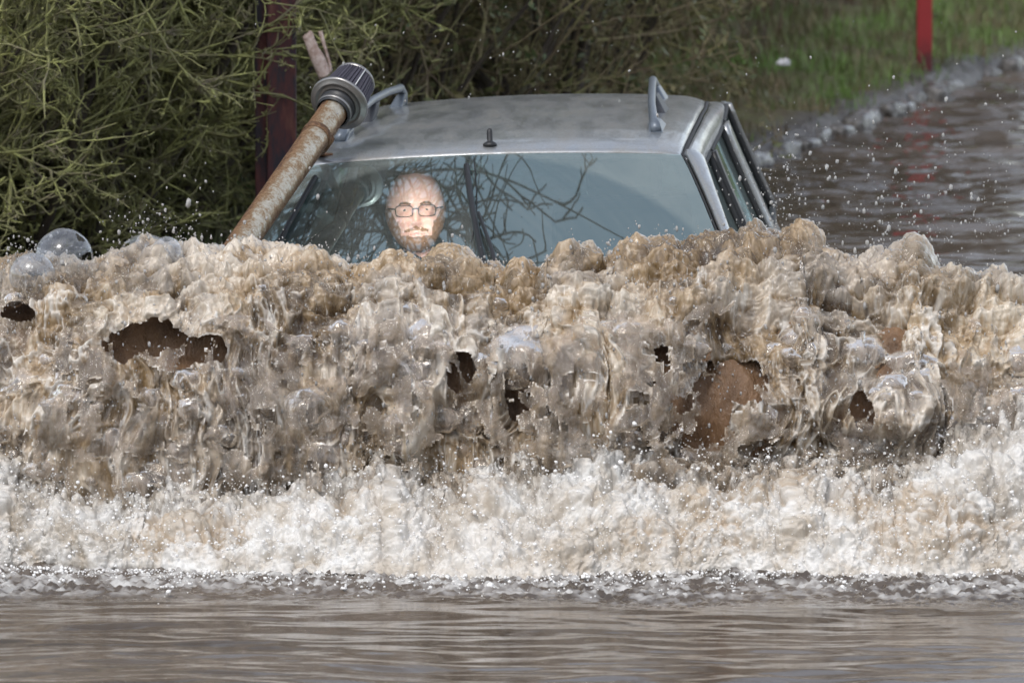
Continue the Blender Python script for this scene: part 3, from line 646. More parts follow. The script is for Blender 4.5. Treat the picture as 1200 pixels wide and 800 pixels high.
# gutter strips, sills over the doors
for side in (-1, 1):
    yv = np.linspace(0, 1, 41); e_ = roof_pt(side * np.ones(41), yv)
    tube_obj('roof_gutter', e_ + np.array([side * .006, 0, -.006]), .007, M['rubber'], car, 6)
def S(side, y, z, push=0.):
    return np.stack([side * (hw(z, y) + push), y + 0 * z, z], -1)
def ypill(z): return -.84 * (ZT - z) / .445            # line of the windscreen edge in side view
TOPW = 1.385                                             # top of the side windows
for side in (-1, 1):
    nm = np.linspace
    # cant rail above the doors
    q, y_ = np.meshgrid(nm(0, 1, 9), nm(-.02, 2.2, 60), indexing='ij')
    ztop = np.interp(y_, [0, .06, .15, .35, .7, 1.1, 1.6, 2.2], [1.434, 1.445, 1.454, 1.462, 1.464, 1.460, 1.444, 1.41])
    wtop = roofw(y_) + .014
    zq = ztop + (TOPW - ztop) * q; bul = .012 * np.sin(np.pi * q)
    xq = wtop + (hw(TOPW, y_) - wtop) * q ** 1.0 + bul; zq = zq + bul
    grid('cant_rail', np.stack([side * xq, y_, zq], -1), M['paint'], car, flip=side < 0, solid=.012)
    # windscreen pillar
    q, v_ = np.meshgrid(nm(0, 1, 8), nm(-.01, 1, 40), indexing='ij')
    A_e = screen_pt(side * 1.018 + 0 * v_, np.clip(v_, 0, 1), 0); zB = A_e[..., 2] - .028 * (1 - v_) - .03; yB = A_e[..., 1] + .070 + .03 * v_
    B_e = np.stack([side * hw(zB, 0), yB, zB], -1)
    mid_ = A_e + (B_e - A_e) * q[..., None]; mid_[..., 0] += side * .014 * np.sin(np.pi * q); mid_[..., 2] += .014 * np.sin(np.pi * q)
    grid('windscreen_pillar', mid_, M['paint'], car, flip=side < 0, solid=.02)
    # groove line along the pillar
    tube_obj('pillar_trim', screen_pt(side * 1.0 + 0 * nm(0, 1, 21), nm(0, 1, 21), .004) + np.array([side * .030, .012, -.004]), .0035, M['rubber'], car, 6)
    # side glass areas on the door skin
    def pane(y0, y1, slant, zt=TOPW - .012, zb=ZB + .01, name='side_window', mt='window', push=-.012, follow=False, slant2=0):
        q, r_ = np.meshgrid(nm(0, 1, 22), nm(0, 1, 16), indexing='ij')
        z = zb + (zt - zb) * r_
        ya = (ypill(z) + .14) if follow else y0 + slant * (zt - z)
        yb = y1 + slant2 * (zt - z)
        return grid(name, S(side, ya + (yb - ya) * q, z, push), M[mt], car, flip=side > 0)
    w1_ = pane(0, .60, 0, follow=True); w2_ = pane(.70, 1.52, 0, slant2=.12); w3_ = pane(1.72, 2.30, .12, slant2=.55)
    # dark inner frames
    def frame(y0, y1, follow, slant2=0, slant=0):
        zz_ = nm(ZB + .005, TOPW, 14); ya = (ypill(zz_) + .122) if follow else y0 + slant * (TOPW - zz_); 
        yb_ = y1 + slant2 * (TOPW - zz_)
        ptsf = np.concatenate([S(side, ya, zz_, -.003), S(side, nm(ya[-1], yb_[-1], 14)[1:], np.full(13, TOPW), -.003), S(side, yb_[::-1], zz_[::-1], -.003)[1:]])
        return tube_obj('window_frame', ptsf, .011, M['rubber'], car, 8)
    frame(0, .61, True); frame(.69, 1.53, False, .12); frame(1.71, 2.31, False, .55, .12)
    tube_obj('waist_seal', S(side, nm(-.70, 2.6, 40), np.full(40, ZB + .005), .002), .012, M['rubber'], car, 8)
    for y0_, y1_, sl, mt_ in ((.61, .69, 0, 'black'), (1.53, 1.71, .12, 'paint')):
        q, r_ = np.meshgrid(nm(0, 1, 4), nm(0, 1, 12), indexing='ij'); z = ZB + (TOPW - ZB) * r_
        grid('door_pillar', S(side, y0_ + (y1_ - y0_) * q + sl * (TOPW - z), z, .0), M[mt_], car, flip=side > 0, solid=.02)
    # rear quarter post
    q, r_ = np.meshgrid(nm(0, 1, 5), nm(0, 1, 12), indexing='ij'); z = ZB + (TOPW - ZB) * r_
    ya = 2.31 + .55 * (TOPW - z); yb = 2.30 + .72 * (TOPW - z) + .08
    P_ = S(side, ya + (yb - ya) * q, z, 0); P_[..., 0] *= 1 - .05 * q ** 2
    grid('rear_pillar', P_, M['paint'], car, flip=side > 0, solid=.02)
    # roof rails: raised bar on three flattened feet
    yy_ = [.28, .34, .42, .60, .95, 1.30, 1.62, 1.72, 1.78]; hh = [.010, .026, .040, .060, .070, .072, .068, .044, .010]
    base_z = [roof_pt(np.array(.86), np.array(y / 2.15))[2] for y in yy_]
    rx_ = lambda y: .842 * roofw(y) - .055 * (y - .28) / 1.5
    xr = [side * (rx_(y) - .38 * h_) for y, h_ in zip(yy_, hh)]
    ptsr = np.stack([xr, yy_, np.array(base_z) + hh], -1)
    rr = tube_obj('roof_rail', ptsr, [.018, .017, .014, .013, .013, .013, .014, .016, .018], M['rail'], car, 12)
    for y_f, ln, mt_ in ((.40, .26, 'rail'), (.98, .20, 'rail_dark'), (1.66, .16, 'rail')):
        zf = roof_pt(np.array(.86), np.array(y_f / 2.15))[2]; xf = side * rx_(y_f); htop = np.interp(y_f, yy_, hh)
        bmv = [(xf - side * k * .38 * htop + sx * (.015 if k else .024), y_f + sy * ln * (.30 if k else .5) + (.03 if k else 0), zf - .004 + k * (htop - .008)) for k in (0, 1) for sx, sy in ((-1, -1), (1, -1), (1, 1), (-1, 1))]
        bevel(mesh_poly('rail_foot', bmv, [(3, 2, 1, 0), (4, 5, 6, 7), (0, 1, 5, 4), (1, 2, 6, 5), (2, 3, 7, 6), (3, 0, 4, 7)], M[mt_], rr), .006)
    # lower flank, front wing to tail
    q, y_ = np.meshgrid(nm(0, 1, 16), nm(-1.62, 2.95, 90), indexing='ij')
    ztopb = np.where(y_ < -.84, .985 - .16 * ((-.84 - y_) / .8) ** 1.6, ZB)
    z = ztopb + (.32 - ztopb) * q
    Pb = S(side, y_, z, 0)
    Pb[..., 0] = np.where(z > .9, side * np.minimum(np.abs(Pb[..., 0]), hw(.96, y_)), Pb[..., 0])
    arch = (((y_ + 1.02) ** 2 + (z - .34) ** 2) < .36 ** 2) | (((y_ - 1.72) ** 2 + (z - .34) ** 2) < .36 ** 2)
    grid('body_side', Pb, M['paint'], car, keep=~arch.ravel(), flip=side < 0, solid=.01)
    for yd in (-.62, .65, 1.62):
        zz_ = nm(.42, .985, 12); tube_obj('door_gap', S(side, np.full(12, yd), zz_, .001), .004, M['rubber'], car, 6)
    for yd in (.42, 1.35): box('door_handle', (side * (hw(.9) + .012), yd, .90), (.03, .17, .028), M['paint_clean'], car, .01)
    # mirrors
    mr = box('door_mirror', (side * .945, -.52, 1.065), (.20, .11, .135), M['black'], car, .035)
    box('mirror_stalk', (side * .855, -.50, 1.02), (.09, .06, .04), M['black'], mr, .01)
    box('mirror_glass', (side * .945, -.462, 1.065), (.16, .004, .10), M['chrome'], mr, 0)
    # wheels
    for yw in (-1.02, 1.72):
        wh = lathe('wheel', [(.0, -.10), (.20, -.10), (.21, -.11), (.315, -.105), (.335, -.08), (.335, .08), (.315, .105), (.21, .11), (.20, .10), (0, .10)], M['rubber'], car, 40, (side * .76, yw, .335), (1, 0, 0))
        lathe('rim', [(0, -.015), (.05, -.02), (.07, 0), (.17, .01), (.195, -.02), (.20, -.03)], M['steel'], wh, 40, (side * .76 + side * .115, yw, .335), (side, 0, 0))
    # front lamp
    q, r_ = np.meshgrid(nm(0, 1, 10), nm(0, 1, 6), indexing='ij'); xl = side * (.52 + .27 * q); 
    hl = grid('headlight', np.stack([xl, -1.655 + .10 * q ** 2, .60 + .15 * r_ + .03 * q], -1), M['lamp_glass'], car, solid=.05, flip=side < 0)
    lathe('lamp_reflector', [(.0, .05), (.03, .045), (.06, .02), (.07, 0)], M['chrome'], hl, 24, (side * .64, -1.60, .68), (0, 1, 0))
# bonnet, nose
X_, Y_ = np.meshgrid(np.linspace(-1, 1, 41), np.linspace(0, 1, 30), indexing='ij')
yb_ = -.86 - .80 * Y_; wb = hw(.96, yb_) - .03
grid('bonnet', np.stack([X_ * wb, yb_ - .075 * (1 - X_ ** 2), .985 - .15 * Y_ ** 1.7 + .03 * (1 - X_ ** 2)], -1), M['paint'], car, flip=True, solid=.006)
box('scuttle', (0, -.875, .985), (1.35, .07, .02), M['black'], car, .005)
q, r_ = np.meshgrid(np.linspace(-1, 1, 41), np.linspace(0, 1, 14), indexing='ij')
bump_z = .60 - .38 * r_; grid('front_bumper', np.stack([q * .80, -1.70 - .05 * (1 - q ** 2) + .14 * q ** 4 + .04 * (r_ - .5) ** 2, bump_z], -1), M['paint_clean'], car, solid=.03, flip=True)
gr = box('grille', (0, -1.70, .70), (.94, .04, .17), M['black'], car, .015)
for k in range(4): box('grille_bar', (0, -1.726, .64 + k * .04), (.90, .012, .010), M['chrome'], gr, 0)
box('number_plate', (0, -1.765, .47), (.52, .012, .11), mat('plate white', (.7, .7, .68), .4), car, .004)
# tail
box('tailgate', (0, 2.93, .66), (1.52, .06, .68), M['paint'], car, .03)
q, r_ = np.meshgrid(np.linspace(-1, 1, 21), np.linspace(0, 1, 10), indexing='ij')
grid('rear_window', np.stack([q * (.54 + .22 * r_), 2.17 + .70 * r_ + .05 * (1 - q ** 2), 1.400 - .45 * r_ + .02 * (1 - q ** 2)], -1), M['window'], car)
box('rear_bumper', (0, 2.99, .42), (1.62, .12, .22), M['paint_clean'], car, .04)
for side in (-1, 1): box('tail_light', (side * .66, 2.955, .82), (.14, .05, .26), mat('red lamp', (.35, .01, .01), .2), car, .015)
box('floor_pan', (0, .6, .34), (1.5, 4.4, .06), M['inside'], car, 0)
box('engine_bay', (0, -1.2, .62), (1.3, .75, .45), M['black'], car, .02)
# aerial: rubber foot and short stub
c_ = roof_pt(np.array(-.005), np.array(.035)); ax_ = lathe('aerial', [(0, 0), (.021, 0), (.023, .006), (.018, .012), (.010, .016), (.009, .018), (.0095, .045), (.007, .055), (0, .058)], M['black'], car, 20, tuple(c_ + np.array([0, 0, -.002])), (0, .12, 1))
# wipers
def wiper(uv, w0, arm_uv):
    pts_ = np.array([screen_pt(u, v, .016) for u, v in uv]); k_ = tube_obj('wiper', np.array([pts_[0] + (pts_[-1] - pts_[0]) * t for t in np.linspace(0, 1, 14)]) * 0 + np.array([screen_pt(uv[0][0] + (uv[1][0] - uv[0][0]) * t, uv[0][1] + (uv[1][1] - uv[0][1]) * t, .014) for t in np.linspace(0, 1, 14)]), w0, M['black'], car, 8)
    tube_obj('wiper_blade', [screen_pt(uv[0][0] + (uv[1][0] - uv[0][0]) * t, uv[0][1] + (uv[1][1] - uv[0][1]) * t, .005) for t in np.linspace(-.015, 1.015, 14)], .004, M['rubber'], k_, 6)
    tube_obj('wiper_arm', [screen_pt(u, v, o_) for (u, v), o_ in zip(arm_uv, (.032, .035, .03, .02))], [.006, .007, .009, .011], M['black'], k_, 8)
wiper([(-.108, .085), (.075, .93)], .0100, [(-.02, .40), (.045, .60), (.09, .80), (.14, .99)])
wiper([(-.875, .10), (-.90, .93)], .0085, [(-.865, .45), (-.86, .62), (-.82, .82), (-.74, .99)])
tube_obj('screen_wire', [screen_pt(-.080 + .045 * math.sin(t * 2.2), .02 + .5 * t, .004) for t in np.linspace(0, 1, 12)], .0018, M['black'], car, 5)
# interior
box('dashboard', (0, -.50, .93), (1.36, .42, .20), M['inside'], car, .06)
for sx in (-.36, .36):
    st = box('seat', (sx, .52, .62), (.50, .52, .16), M['seatcloth'], car, .05)
    box('backrest', (sx, .83, .93), (.48, .13, .60), M['seatcloth'], st, .05, (R(-14), 0, 0)); box('headrest', (sx, .95, 1.29), (.25, .09, .16), M['seatcloth'], st, .035, (R(-12), 0, 0))
box('rear_seat', (0, 1.62, .88), (1.25, .16, .56), M['seatcloth'], car, .05, (R(-14), 0, 0))
swl = empty('steering_wheel'); swl.parent = car; swl.location = (-.36, .12, .97); swl.rotation_euler = (R(64), 0, 0)
bm = bmesh.new(); bmesh.ops.create_circle(bm, segments=8, radius=.014); bm.free()
th = np.linspace(0, 2 * np.pi, 41); tube_obj('wheel_rim', np.stack([.185 * np.cos(th), .185 * np.sin(th), 0 * th], -1), .014, M['black'], swl, 10)
box('wheel_hub', (0, 0, -.02), (.15, .12, .05), M['black'], swl, .02); box('wheel_spoke', (0, .0, -.01), (.35, .04, .02), M['black'], swl, .006); box('wheel_spoke', (0, -.09, -.01), (.04, .18, .02), M['black'], swl, .006)

# raised air intake: rusty pipe with cone filter
p1 = np.array([-.92, -1.00, .93]); p0 = np.array([-.545, .06, 1.68])
ci = Matrix.Translation(car.location) @ car.rotation_euler.to_matrix().to_4x4(); ci = ci.inverted()
def L(wp): return np.array(ci @ Vector(wp))
top = L(at(396, 124, .02)); bot = L(at(290, 276, -.62)); ax = (top - bot) / np.linalg.norm(top - bot); bot = bot - ax * .28
tt_ = np.linspace(0, 1, 60); Pp = bot[None] + (top - bot)[None] * tt_[:, None]
Vp, Fp = tubes(Pp[None], np.full((1, 60), .0455) * (1 + .004 * np.sin(tt_ * 60))[None], 40)
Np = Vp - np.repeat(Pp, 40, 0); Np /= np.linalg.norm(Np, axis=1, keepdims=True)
lit_streak = sstep(.35, .95, Np @ (np.array([.35, -.8, .35]) / .94))  # bare galvanised streak, with a highlight on the lit side painted into its colour
pipe = mesh_np('snorkel', Vp, Fp, M['rust'], car, attrs={'lit_streak': lit_streak}); pipe['label'] = 'rusty raised air intake pipe running up the windscreen pillar'
lathe('filter_clamp', [(.052, -.045), (.056, -.042), (.056, -.012), (.060, -.010), (.060, .004), (.050, .008), (.050, .03)], M['black'], pipe, 48, tuple(top), tuple(ax))
lathe('clamp_band', [(.0575, -.036), (.059, -.035), (.059, -.022), (.0575, -.021)], M['steel'], pipe, 48, tuple(top), tuple(ax))
lathe('filter_flange', [(.058, .004), (.064, .001), (.070, .010), (.074, .004), (.080, .004), (.084, .010), (.092, .010), (.096, .013), (.097, .019), (.093, .023), (.05, .024)], M['steel'], pipe, 64, tuple(top), tuple(ax))
# pleated cone, its pleats cut as real ridges
npl = 44; thp = np.linspace(0, 2 * np.pi, npl * 4, endpoint=False); rf_ = 1 + .035 * np.sign(np.sin(thp * npl))
cone = [(.080, .022), (.0795, .03), (.075, .07), (.070, .11), (.065, .150)]
af = lathe('air_filter', cone, M['pleats'], pipe, npl * 4, tuple(top), tuple(ax), smooth=False, rfun=lambda t: 1 + .035 * np.sign(np.sin(t * npl)))
lathe('filter_cap', [(.0, .162), (.050, .162), (.062, .158), (.0685, .153), (.0695, .146), (.066, .143)], M['steel'], af, 48, tuple(top), tuple(ax))
A1 = np.cross(ax, [1, 0, 0]); A1 /= np.linalg.norm(A1); B1 = np.cross(ax, A1)
for ang in (-1.45,):
    vdir = min(((np.cos(t) * A1 + np.sin(t) * B1) for t in np.linspace(0, 6.28, 60)), key=lambda d: np.dot(d, [-.25, 1, -.12]))
    tube_obj('filter_seam', [top + ax * t + vdir * r * 1.045 for t, r in ((.024, .0795), (.08, .074), (.150, .065))], .0022, M['pale_line'], af, 6)
# bracket bolting the pipe to the roof corner
cl_ = top - ax * .185
lathe('pipe_clamp', [(.0462, -.012), (.0485, -.011), (.0485, .011), (.0462, .012)], M['rust'], pipe, 40, tuple(cl_), tuple(ax))
rc = roof_pt(np.array(-.93), np.array(.04)); tgt = rc + np.array([0, 0, .006])
tube_obj('bracket', [cl_ + np.array([.045, 0, -.01]), cl_ * .5 + tgt * .5 + np.array([.02, 0, -.012]), tgt + np.array([0, 0, .006])], [.013, .014, .015], M['rust'], pipe, 10)
box('bracket_plate', tuple(tgt + np.array([.01, .0, .0])), (.085, .055, .008), M['rust'], pipe, .003)

# ------------------------------------------------------------------ driver
m = M['skin'] = mat('skin', (.62, .40, .31), .45, 0, Subsurface_Weight=.15, Subsurface_Scale=.01); n = NT(m)
n.set(Base_Color=n.ramp(n.noise(n.coord(), 14, 4, .6), [(.4, (.60, .34, .28)), (.62, (.70, .47, .40))]))
M['beard'] = mat('ginger brown beard', (.22, .115, .065), .8); M['cloth_dark'] = mat('dark jumper', (.03, .035, .045), .9); M['trouser'] = mat('dark trousers', (.02, .022, .03), .9)
M['eye'] = mat('eye white', (.50, .45, .42), .3); M['iris'] = mat('iris', (.03, .03, .03), .2); M['lens'] = glass('spectacle lens', (.98, .98, .98), -.085, .0); M['lip'] = mat('lips', (.45, .20, .17), .5)
M['brow'] = mat('eyebrow hair', (.16, .09, .05), .8)
HS = 1.0
def head_mesh(n1=120, n2=90):
    th, ph = np.meshgrid(np.linspace(0, 2 * np.pi, n1, endpoint=False), np.linspace(.001, np.pi - .001, n2), indexing='ij')
    d = np.stack([np.sin(ph) * np.sin(th), -np.sin(ph) * np.cos(th), np.cos(ph)], -1)
    x = d[..., 0] * .088; y = d[..., 1] * .100; z = d[..., 2] * .122
    # narrower jaw, flat face
    low = np.clip(-z / .12, 0, 1); x = x * (1 - .07 * low ** 2); front = np.clip(-d[..., 1], 0, 1)
    y = np.where((d[..., 1] < 0), y * (1 - .10 * np.clip(-z / .12, 0, 1)), y)
    y = y + .020 * front ** 2 * 0
    y = np.where(d[..., 1] > 0, y * (1 - .25 * low), y)
    z = z - .012 * front * low
    def g_(cx, cz, sx, sz): return np.exp(-((x - cx) / sx) ** 2 - ((z - cz) / sz) ** 2) * (d[..., 1] < .2)
    y = y - .018 * g_(0, -.030, .012, .014) - .013 * g_(0, -.008, .008, .022) - .007 * g_(.013, -.036, .008, .008) - .007 * g_(-.013, -.036, .008, .008)
    y = y + .013 * (g_(.032, .004, .016, .011) + g_(-.032, .004, .016, .011))
    y = y - .007 * (g_(.030, .026, .022, .008) + g_(-.030, .026, .022, .008))
    y = y - .006 * (g_(.042, -.025, .02, .018) + g_(-.042, -.025, .02, .018))
    y = y - .006 * g_(0, -.062, .022, .006) - .006 * g_(0, -.074, .018, .006) + .005 * g_(0, -.068, .024, .0025)
    y = y - .010 * g_(0, -.098, .022, .016)
    return np.stack([x, y, z], -1)
HV = head_mesh()
# body: one continuous skin (skeleton grown into a surface), head welded to its neck by a voxel remesh
bmn = bpy.data.meshes.new('person')
J = [(0, .10, .55), (0, .10, .72), (0, .12, .90), (0, .13, 1.02), (0, .10, 1.10), (0, .08, 1.17),
     (-.13, .12, 1.03), (-.20, .11, 1.00), (-.25, -.02, .80), (-.17, -.25, .88), (-.15, -.33, .93),
     (.13, .12, 1.03), (.20, .11, 1.00), (.25, -.02, .80), (.17, -.25, .88), (.15, -.33, .93),
     (-.10, .10, .53), (-.14, -.33, .60), (-.13, -.60, .30), (.10, .10, .53), (.14, -.33, .60), (.13, -.60, .30), (-.13, -.70, .27), (.13, -.70, .27)]
EJ = [(0, 1), (1, 2), (2, 3), (3, 4), (4, 5), (3, 6), (6, 7), (7, 8), (8, 9), (9, 10), (3, 11), (11, 12), (12, 13), (13, 14), (14, 15), (0, 16), (16, 17), (17, 18), (18, 22), (0, 19), (19, 20), (20, 21), (21, 23)]
RJ = [(.16, .12), (.15, .11), (.16, .12), (.10, .09), (.062, .062), (.058, .058), (.09, .08), (.062, .06), (.046, .046), (.030, .028), (.036, .02), (.09, .08), (.062, .06), (.046, .046), (.030, .028), (.036, .02),
      (.10, .10), (.068, .068), (.045, .045), (.10, .10), (.068, .068), (.045, .045), (.04, .03), (.04, .03)]
bmn.from_pydata(J, EJ, []); tmp = bpy.data.objects.new('person', bmn); COL.objects.link(tmp)
sk = tmp.modifiers.new('skin', 'SKIN'); lay = bmn.skin_vertices[0] if len(bmn.skin_vertices) else None
if lay is None:
    bm = bmesh.new(); bm.from_mesh(bmn); bm.verts.layers.skin.verify(); bm.to_mesh(bmn); bm.free(); lay = bmn.skin_vertices[0]
for i_, r_ in enumerate(RJ): lay.data[i_].radius = r_
lay.data[0].use_root = True
tmp.modifiers.new('sub', 'SUBSURF').levels = 2
dg = bpy.context.evaluated_depsgraph_get(); body_me = bpy.data.meshes.new_from_object(tmp.evaluated_get(dg))
bpy.data.objects.remove(tmp)
bv = np.zeros(len(body_me.vertices) * 3); body_me.vertices.foreach_get('co', bv); bv = bv.reshape(-1, 3)
HC = np.array([0, .035, 1.275])
def finger(base, dirv, curl, ln, r):
    pts = [np.array(base)]; d = np.array(dirv, float)
    for k in range(3):
        pts.append(pts[-1] + d * ln * (.42, .32, .26)[k]); d = d + np.array(curl); d /= np.linalg.norm(d)
    return pts, [r, r * .95, r * .85, r * .7]
parts = [(bv, [tuple(p.vertices) for p in body_me.polygons]), ((HV.reshape(-1, 3) @ np.array(Matrix.Rotation(R(-5), 3, 'X')).T) + HC, [tuple(f) for f in grid_faces(120, 90, closed=True)])]
for side in (-1, 1):   # ears and fingers belong to the same body surface
    e_ = UNIT * np.array([.008, .018, .032]) + HC + np.array([side * .080, .010, -.002]); parts.append((e_, [tuple(f) for f in grid_faces(n1, n2, closed=True)]))
    for k in range(4):
        pts, rr_ = finger((side * .155 + (k - 1.5) * .019, -.345, .945), (0, -.75, .55), (0, -.1, -.75), (.075, .085, .08, .062)[k], .009)
        Vq, Fq, Tq_ = tubes(np.array([pts]), np.array([rr_]), 8, cap=True); parts.append((Vq, [tuple(f) for f in Fq] + [tuple(f) for f in Tq_]))
    pts, rr_ = finger((side * .115, -.32, .93), (-side * .5, -.5, .2), (side * .2, -.3, -.2), .065, .011)
    Vq, Fq, Tq_ = tubes(np.array([pts]), np.array([rr_]), 8, cap=True); parts.append((Vq, [tuple(f) for f in Fq] + [tuple(f) for f in Tq_]))
AV, AF, o_ = [], [], 0
for v_, f_ in parts: AV.append(v_); AF += [tuple(i + o_ for i in ff) for ff in f_]; o_ += len(v_)
person = mesh_poly('person', np.concatenate(AV), AF, M['skin'], None, True)
rm = person.modifiers.new('weld', 'REMESH'); rm.mode = 'VOXEL'; rm.voxel_size = .0035; rm.use_smooth_shade = True
sm = person.modifiers.new('smooth', 'SMOOTH'); sm.factor = .5; sm.iterations = 2
# seat the driver: head centre measured behind the glass
hw_ = Vector(at(505, 246, .52)); 
person.rotation_euler = (0, R(-2), R(1)); HSC = 1.10; person.scale = (HSC,) * 3
person.location = hw_ - Vector(HC) * HSC
tag(person, 'bearded man in glasses at the wheel, his face lit up behind the windscreen', 'person')
def hp(x, z, push=0.):           # point on the front of the face
    k = np.argmin((HV[..., 0] - x) ** 2 + (HV[..., 2] - z) ** 2 + 10 * (HV[..., 1] > 0)); p_ = HV.reshape(-1, 3)[k].copy(); p_[1] -= push
    return np.array(Matrix.Rotation(R(-5), 3, 'X')) @ p_ + HC
RX = np.array(Matrix.Rotation(R(-5), 3, 'X'))
for side in (-1, 1):
    c_ = hp(side * .032, .002) ; ey = mesh_np('eye', UNIT * np.array([.0125, .011, .0062]) + c_ + np.array([0, .0090, -.001]), grid_faces(n1, n2, closed=True), M['eye'], person)
    mesh_np('iris', UNIT * np.array([.0050, .002, .0048]) + c_ + np.array([0, -.0010, -.001]), grid_faces(n1, n2, closed=True), M['iris'], ey)
    tube_obj('eyebrow', [hp(side * x, z, .002) for x, z in ((.014, .020), (.026, .025), (.038, .025), (.048, .019))], [.003, .004, .004, .002], M['brow'], person, 8)
tube_obj('mouth', [hp(x, -.0665 - .06 * abs(x) , .0) for x in np.linspace(-.026, .026, 9)], [.001, .002, .0028, .003, .003, .003, .0028, .002, .001], M['lip'], person, 8)
# beard: shell over jaw and upper lip
HV2 = head_mesh(360, 270); hx, hy, hz = HV2[..., 0].ravel(), HV2[..., 1].ravel(), HV2[..., 2].ravel(); fz_ = .004 * fbm(HV2.reshape(-1, 3) * 120, 8, 3); hz = hz + fz_
bn = vnoise(HV2.reshape(-1, 3) * 160, 5); jaw = ((hz < -.052 - .020 * (np.abs(hx) < .045) + .060 * np.clip(np.abs(hx) - .045, 0, .03) / .03) | ((np.abs(hz + .050 + .26 * np.abs(hx)) < .0075 - .10 * np.abs(hx)) & (np.abs(hx) < .036)) | ((np.abs(hx) > .050) & (hz < -.030) & (hy < .03))) & (hy < .03) & ~(((hz + .0695) / .0065) ** 2 + (hx / .026) ** 2 < 1)
HN = HV2.reshape(-1, 3) * np.array([1, 1, .9]); HN = HN / np.linalg.norm(HN, axis=1, keepdims=True)
bvv = HV2.reshape(-1, 3) + HN * (.0012 + .0012 * bn[:, None]); bvv = bvv @ RX.T + HC
mesh_np('beard', bvv, grid_faces(360, 270, jaw, closed=True), M['beard'], person)
hair_k = (hz > .090 + .015 * (hy < -.02)) | ((hy > .0) & (hz > -.03))
hv2 = HV2.reshape(-1, 3) + HN * (.002 + .0015 * bn[:, None]); mesh_np('hair', hv2 @ RX.T + HC, grid_faces(360, 270, hair_k, closed=True), M['brow'], person)
# glasses
gl_ = None
def gpt(x, z, y=-.116): return RX @ np.array([x, y + 1.8 * x * x * 4, z]) + HC
for side in (-1, 1):
    th = np.linspace(0, 2 * np.pi, 33); ex = np.sign(np.cos(th)) * np.abs(np.cos(th)) ** .55 * .0255; ez = np.sign(np.sin(th)) * np.abs(np.sin(th)) ** .55 * .0165
    fr_ = tube_obj('glasses' if gl_ is None else 'rim', [gpt(side * .034 + a_, b_ + .000) for a_, b_ in zip(ex, ez)], .0012, M['black'], person if gl_ is None else gl_, 8)
    if gl_ is None: gl_ = fr_
    tube_obj('temple', [gpt(side * .060, .006), RX @ np.array([side * .078, -.07, .008]) + HC, RX @ np.array([side * .084, .005, .008]) + HC], .0018, M['black'], gl_, 8)
    lv = [gpt(side * .034, 0)] + [gpt(side * .034 + a_, b_) for a_, b_ in zip(ex[:-1], ez[:-1])]
    mesh_poly('lens', lv, [(0, k + 1, (k + 1) % 32 + 1) for k in range(32)], M['lens'], gl_)
tube_obj('bridge', [gpt(-.009, .004), gpt(-.004, .007, -.119), gpt(.004, .007, -.119), gpt(.009, .004)], .0017, M['black'], gl_, 8)
# jumper and trousers follow the body
def cloth(name, sel, push, mt):
    nv = np.zeros(len(body_me.vertices) * 3); body_me.vertices.foreach_get('normal', nv); nv = nv.reshape(-1, 3); k_ = sel(bv)
    return mesh_poly(name, bv + nv * push, [tuple(p.vertices) for p in body_me.polygons if all(k_[i] for i in p.vertices)], M[mt], person, True)
cloth('jumper', lambda v: (v[:, 2] > .60) & (v[:, 2] < 1.085) & (v[:, 1] > -.26), .010, 'cloth_dark')
cloth('trousers', lambda v: (v[:, 2] < .66) & (v[:, 1] > -.62), .011, 'trouser')
# added glow panel on the dashboard and added spot, both brightening the driver's face
glow_unit = box('added_glow_unit', (-.36, -.30, 1.075), (.22, .025, .13), M['black'], car, .006, (R(-35), 0, 0))
em = mat('added face glow', (1, 1, 1), .3, 0, Emission_Color=(1, .95, .9, 1), Emission_Strength=10.); box('added_glow_panel', (-.36, -.285, 1.083), (.20, .006, .11), em, glow_unit, 0, (R(-35), 0, 0))
sp = bpy.data.lights.new('face_fill_light', 'SPOT'); sp.energy = 27; sp.spot_size = R(44); sp.spot_blend = .8; sp.shadow_soft_size = .14; sp.color = (1, .93, .87)  # added fill spot in the cabin, aimed at the face, no real source
spo = bpy.data.objects.new('face_fill_light', sp); COL.objects.link(spo)
lp = Vector((hw_.x - .03, hw_.y - .46, hw_.z + .03)); spo.location = lp; spo.rotation_euler = (lp - (hw_ + Vector((0, -.09, -.055)))).to_track_quat('Z', 'Y').to_euler()

# ------------------------------------------------------------------ trees, hedge, posts, verge plants
def unit(v): return v / (np.linalg.norm(v, axis=-1, keepdims=True) + 1e-9)
def grow(base, dirs, length, K, wander, lift, r0, r1, seed):
    """polylines from base points along dirs, wandering; returns (N,K,3), radii"""
    rg = np.random.default_rng(seed); N_ = len(base); P_ = np.zeros((N_, K, 3)); P_[:, 0] = base; d = unit(dirs.copy())
    st_ = (np.asarray(length) / (K - 1)).reshape(-1, 1) * np.ones((N_, 1))
    for k in range(1, K):
        d = unit(d + rg.normal(0, wander, (N_, 3)) + np.array([0, 0, lift])); P_[:, k] = P_[:, k - 1] + d * st_
    r = np.linspace(0, 1, K)[None] ; r0 = np.asarray(r0).reshape(-1, 1); r1 = np.asarray(r1).reshape(-1, 1)
    return P_, r0 + (r1 - r0) * r
def sub(P_, n_, seed, lo=.15, spread=.9, taper=None):
    rg = np.random.default_rng(seed); N_, K = P_.shape[:2]; i = rg.integers(0, N_, n_); t = rg.uniform(lo, .98, n_) * (K - 1)
    k = np.minimum(t.astype(int), K - 2); f = (t - k)[:, None]
    b = P_[i, k] * (1 - f) + P_[i, k + 1] * f; d = unit(P_[i, k + 1] - P_[i, k]); d = unit(d + rg.normal(0, spread, (n_, 3)))
    return b, d
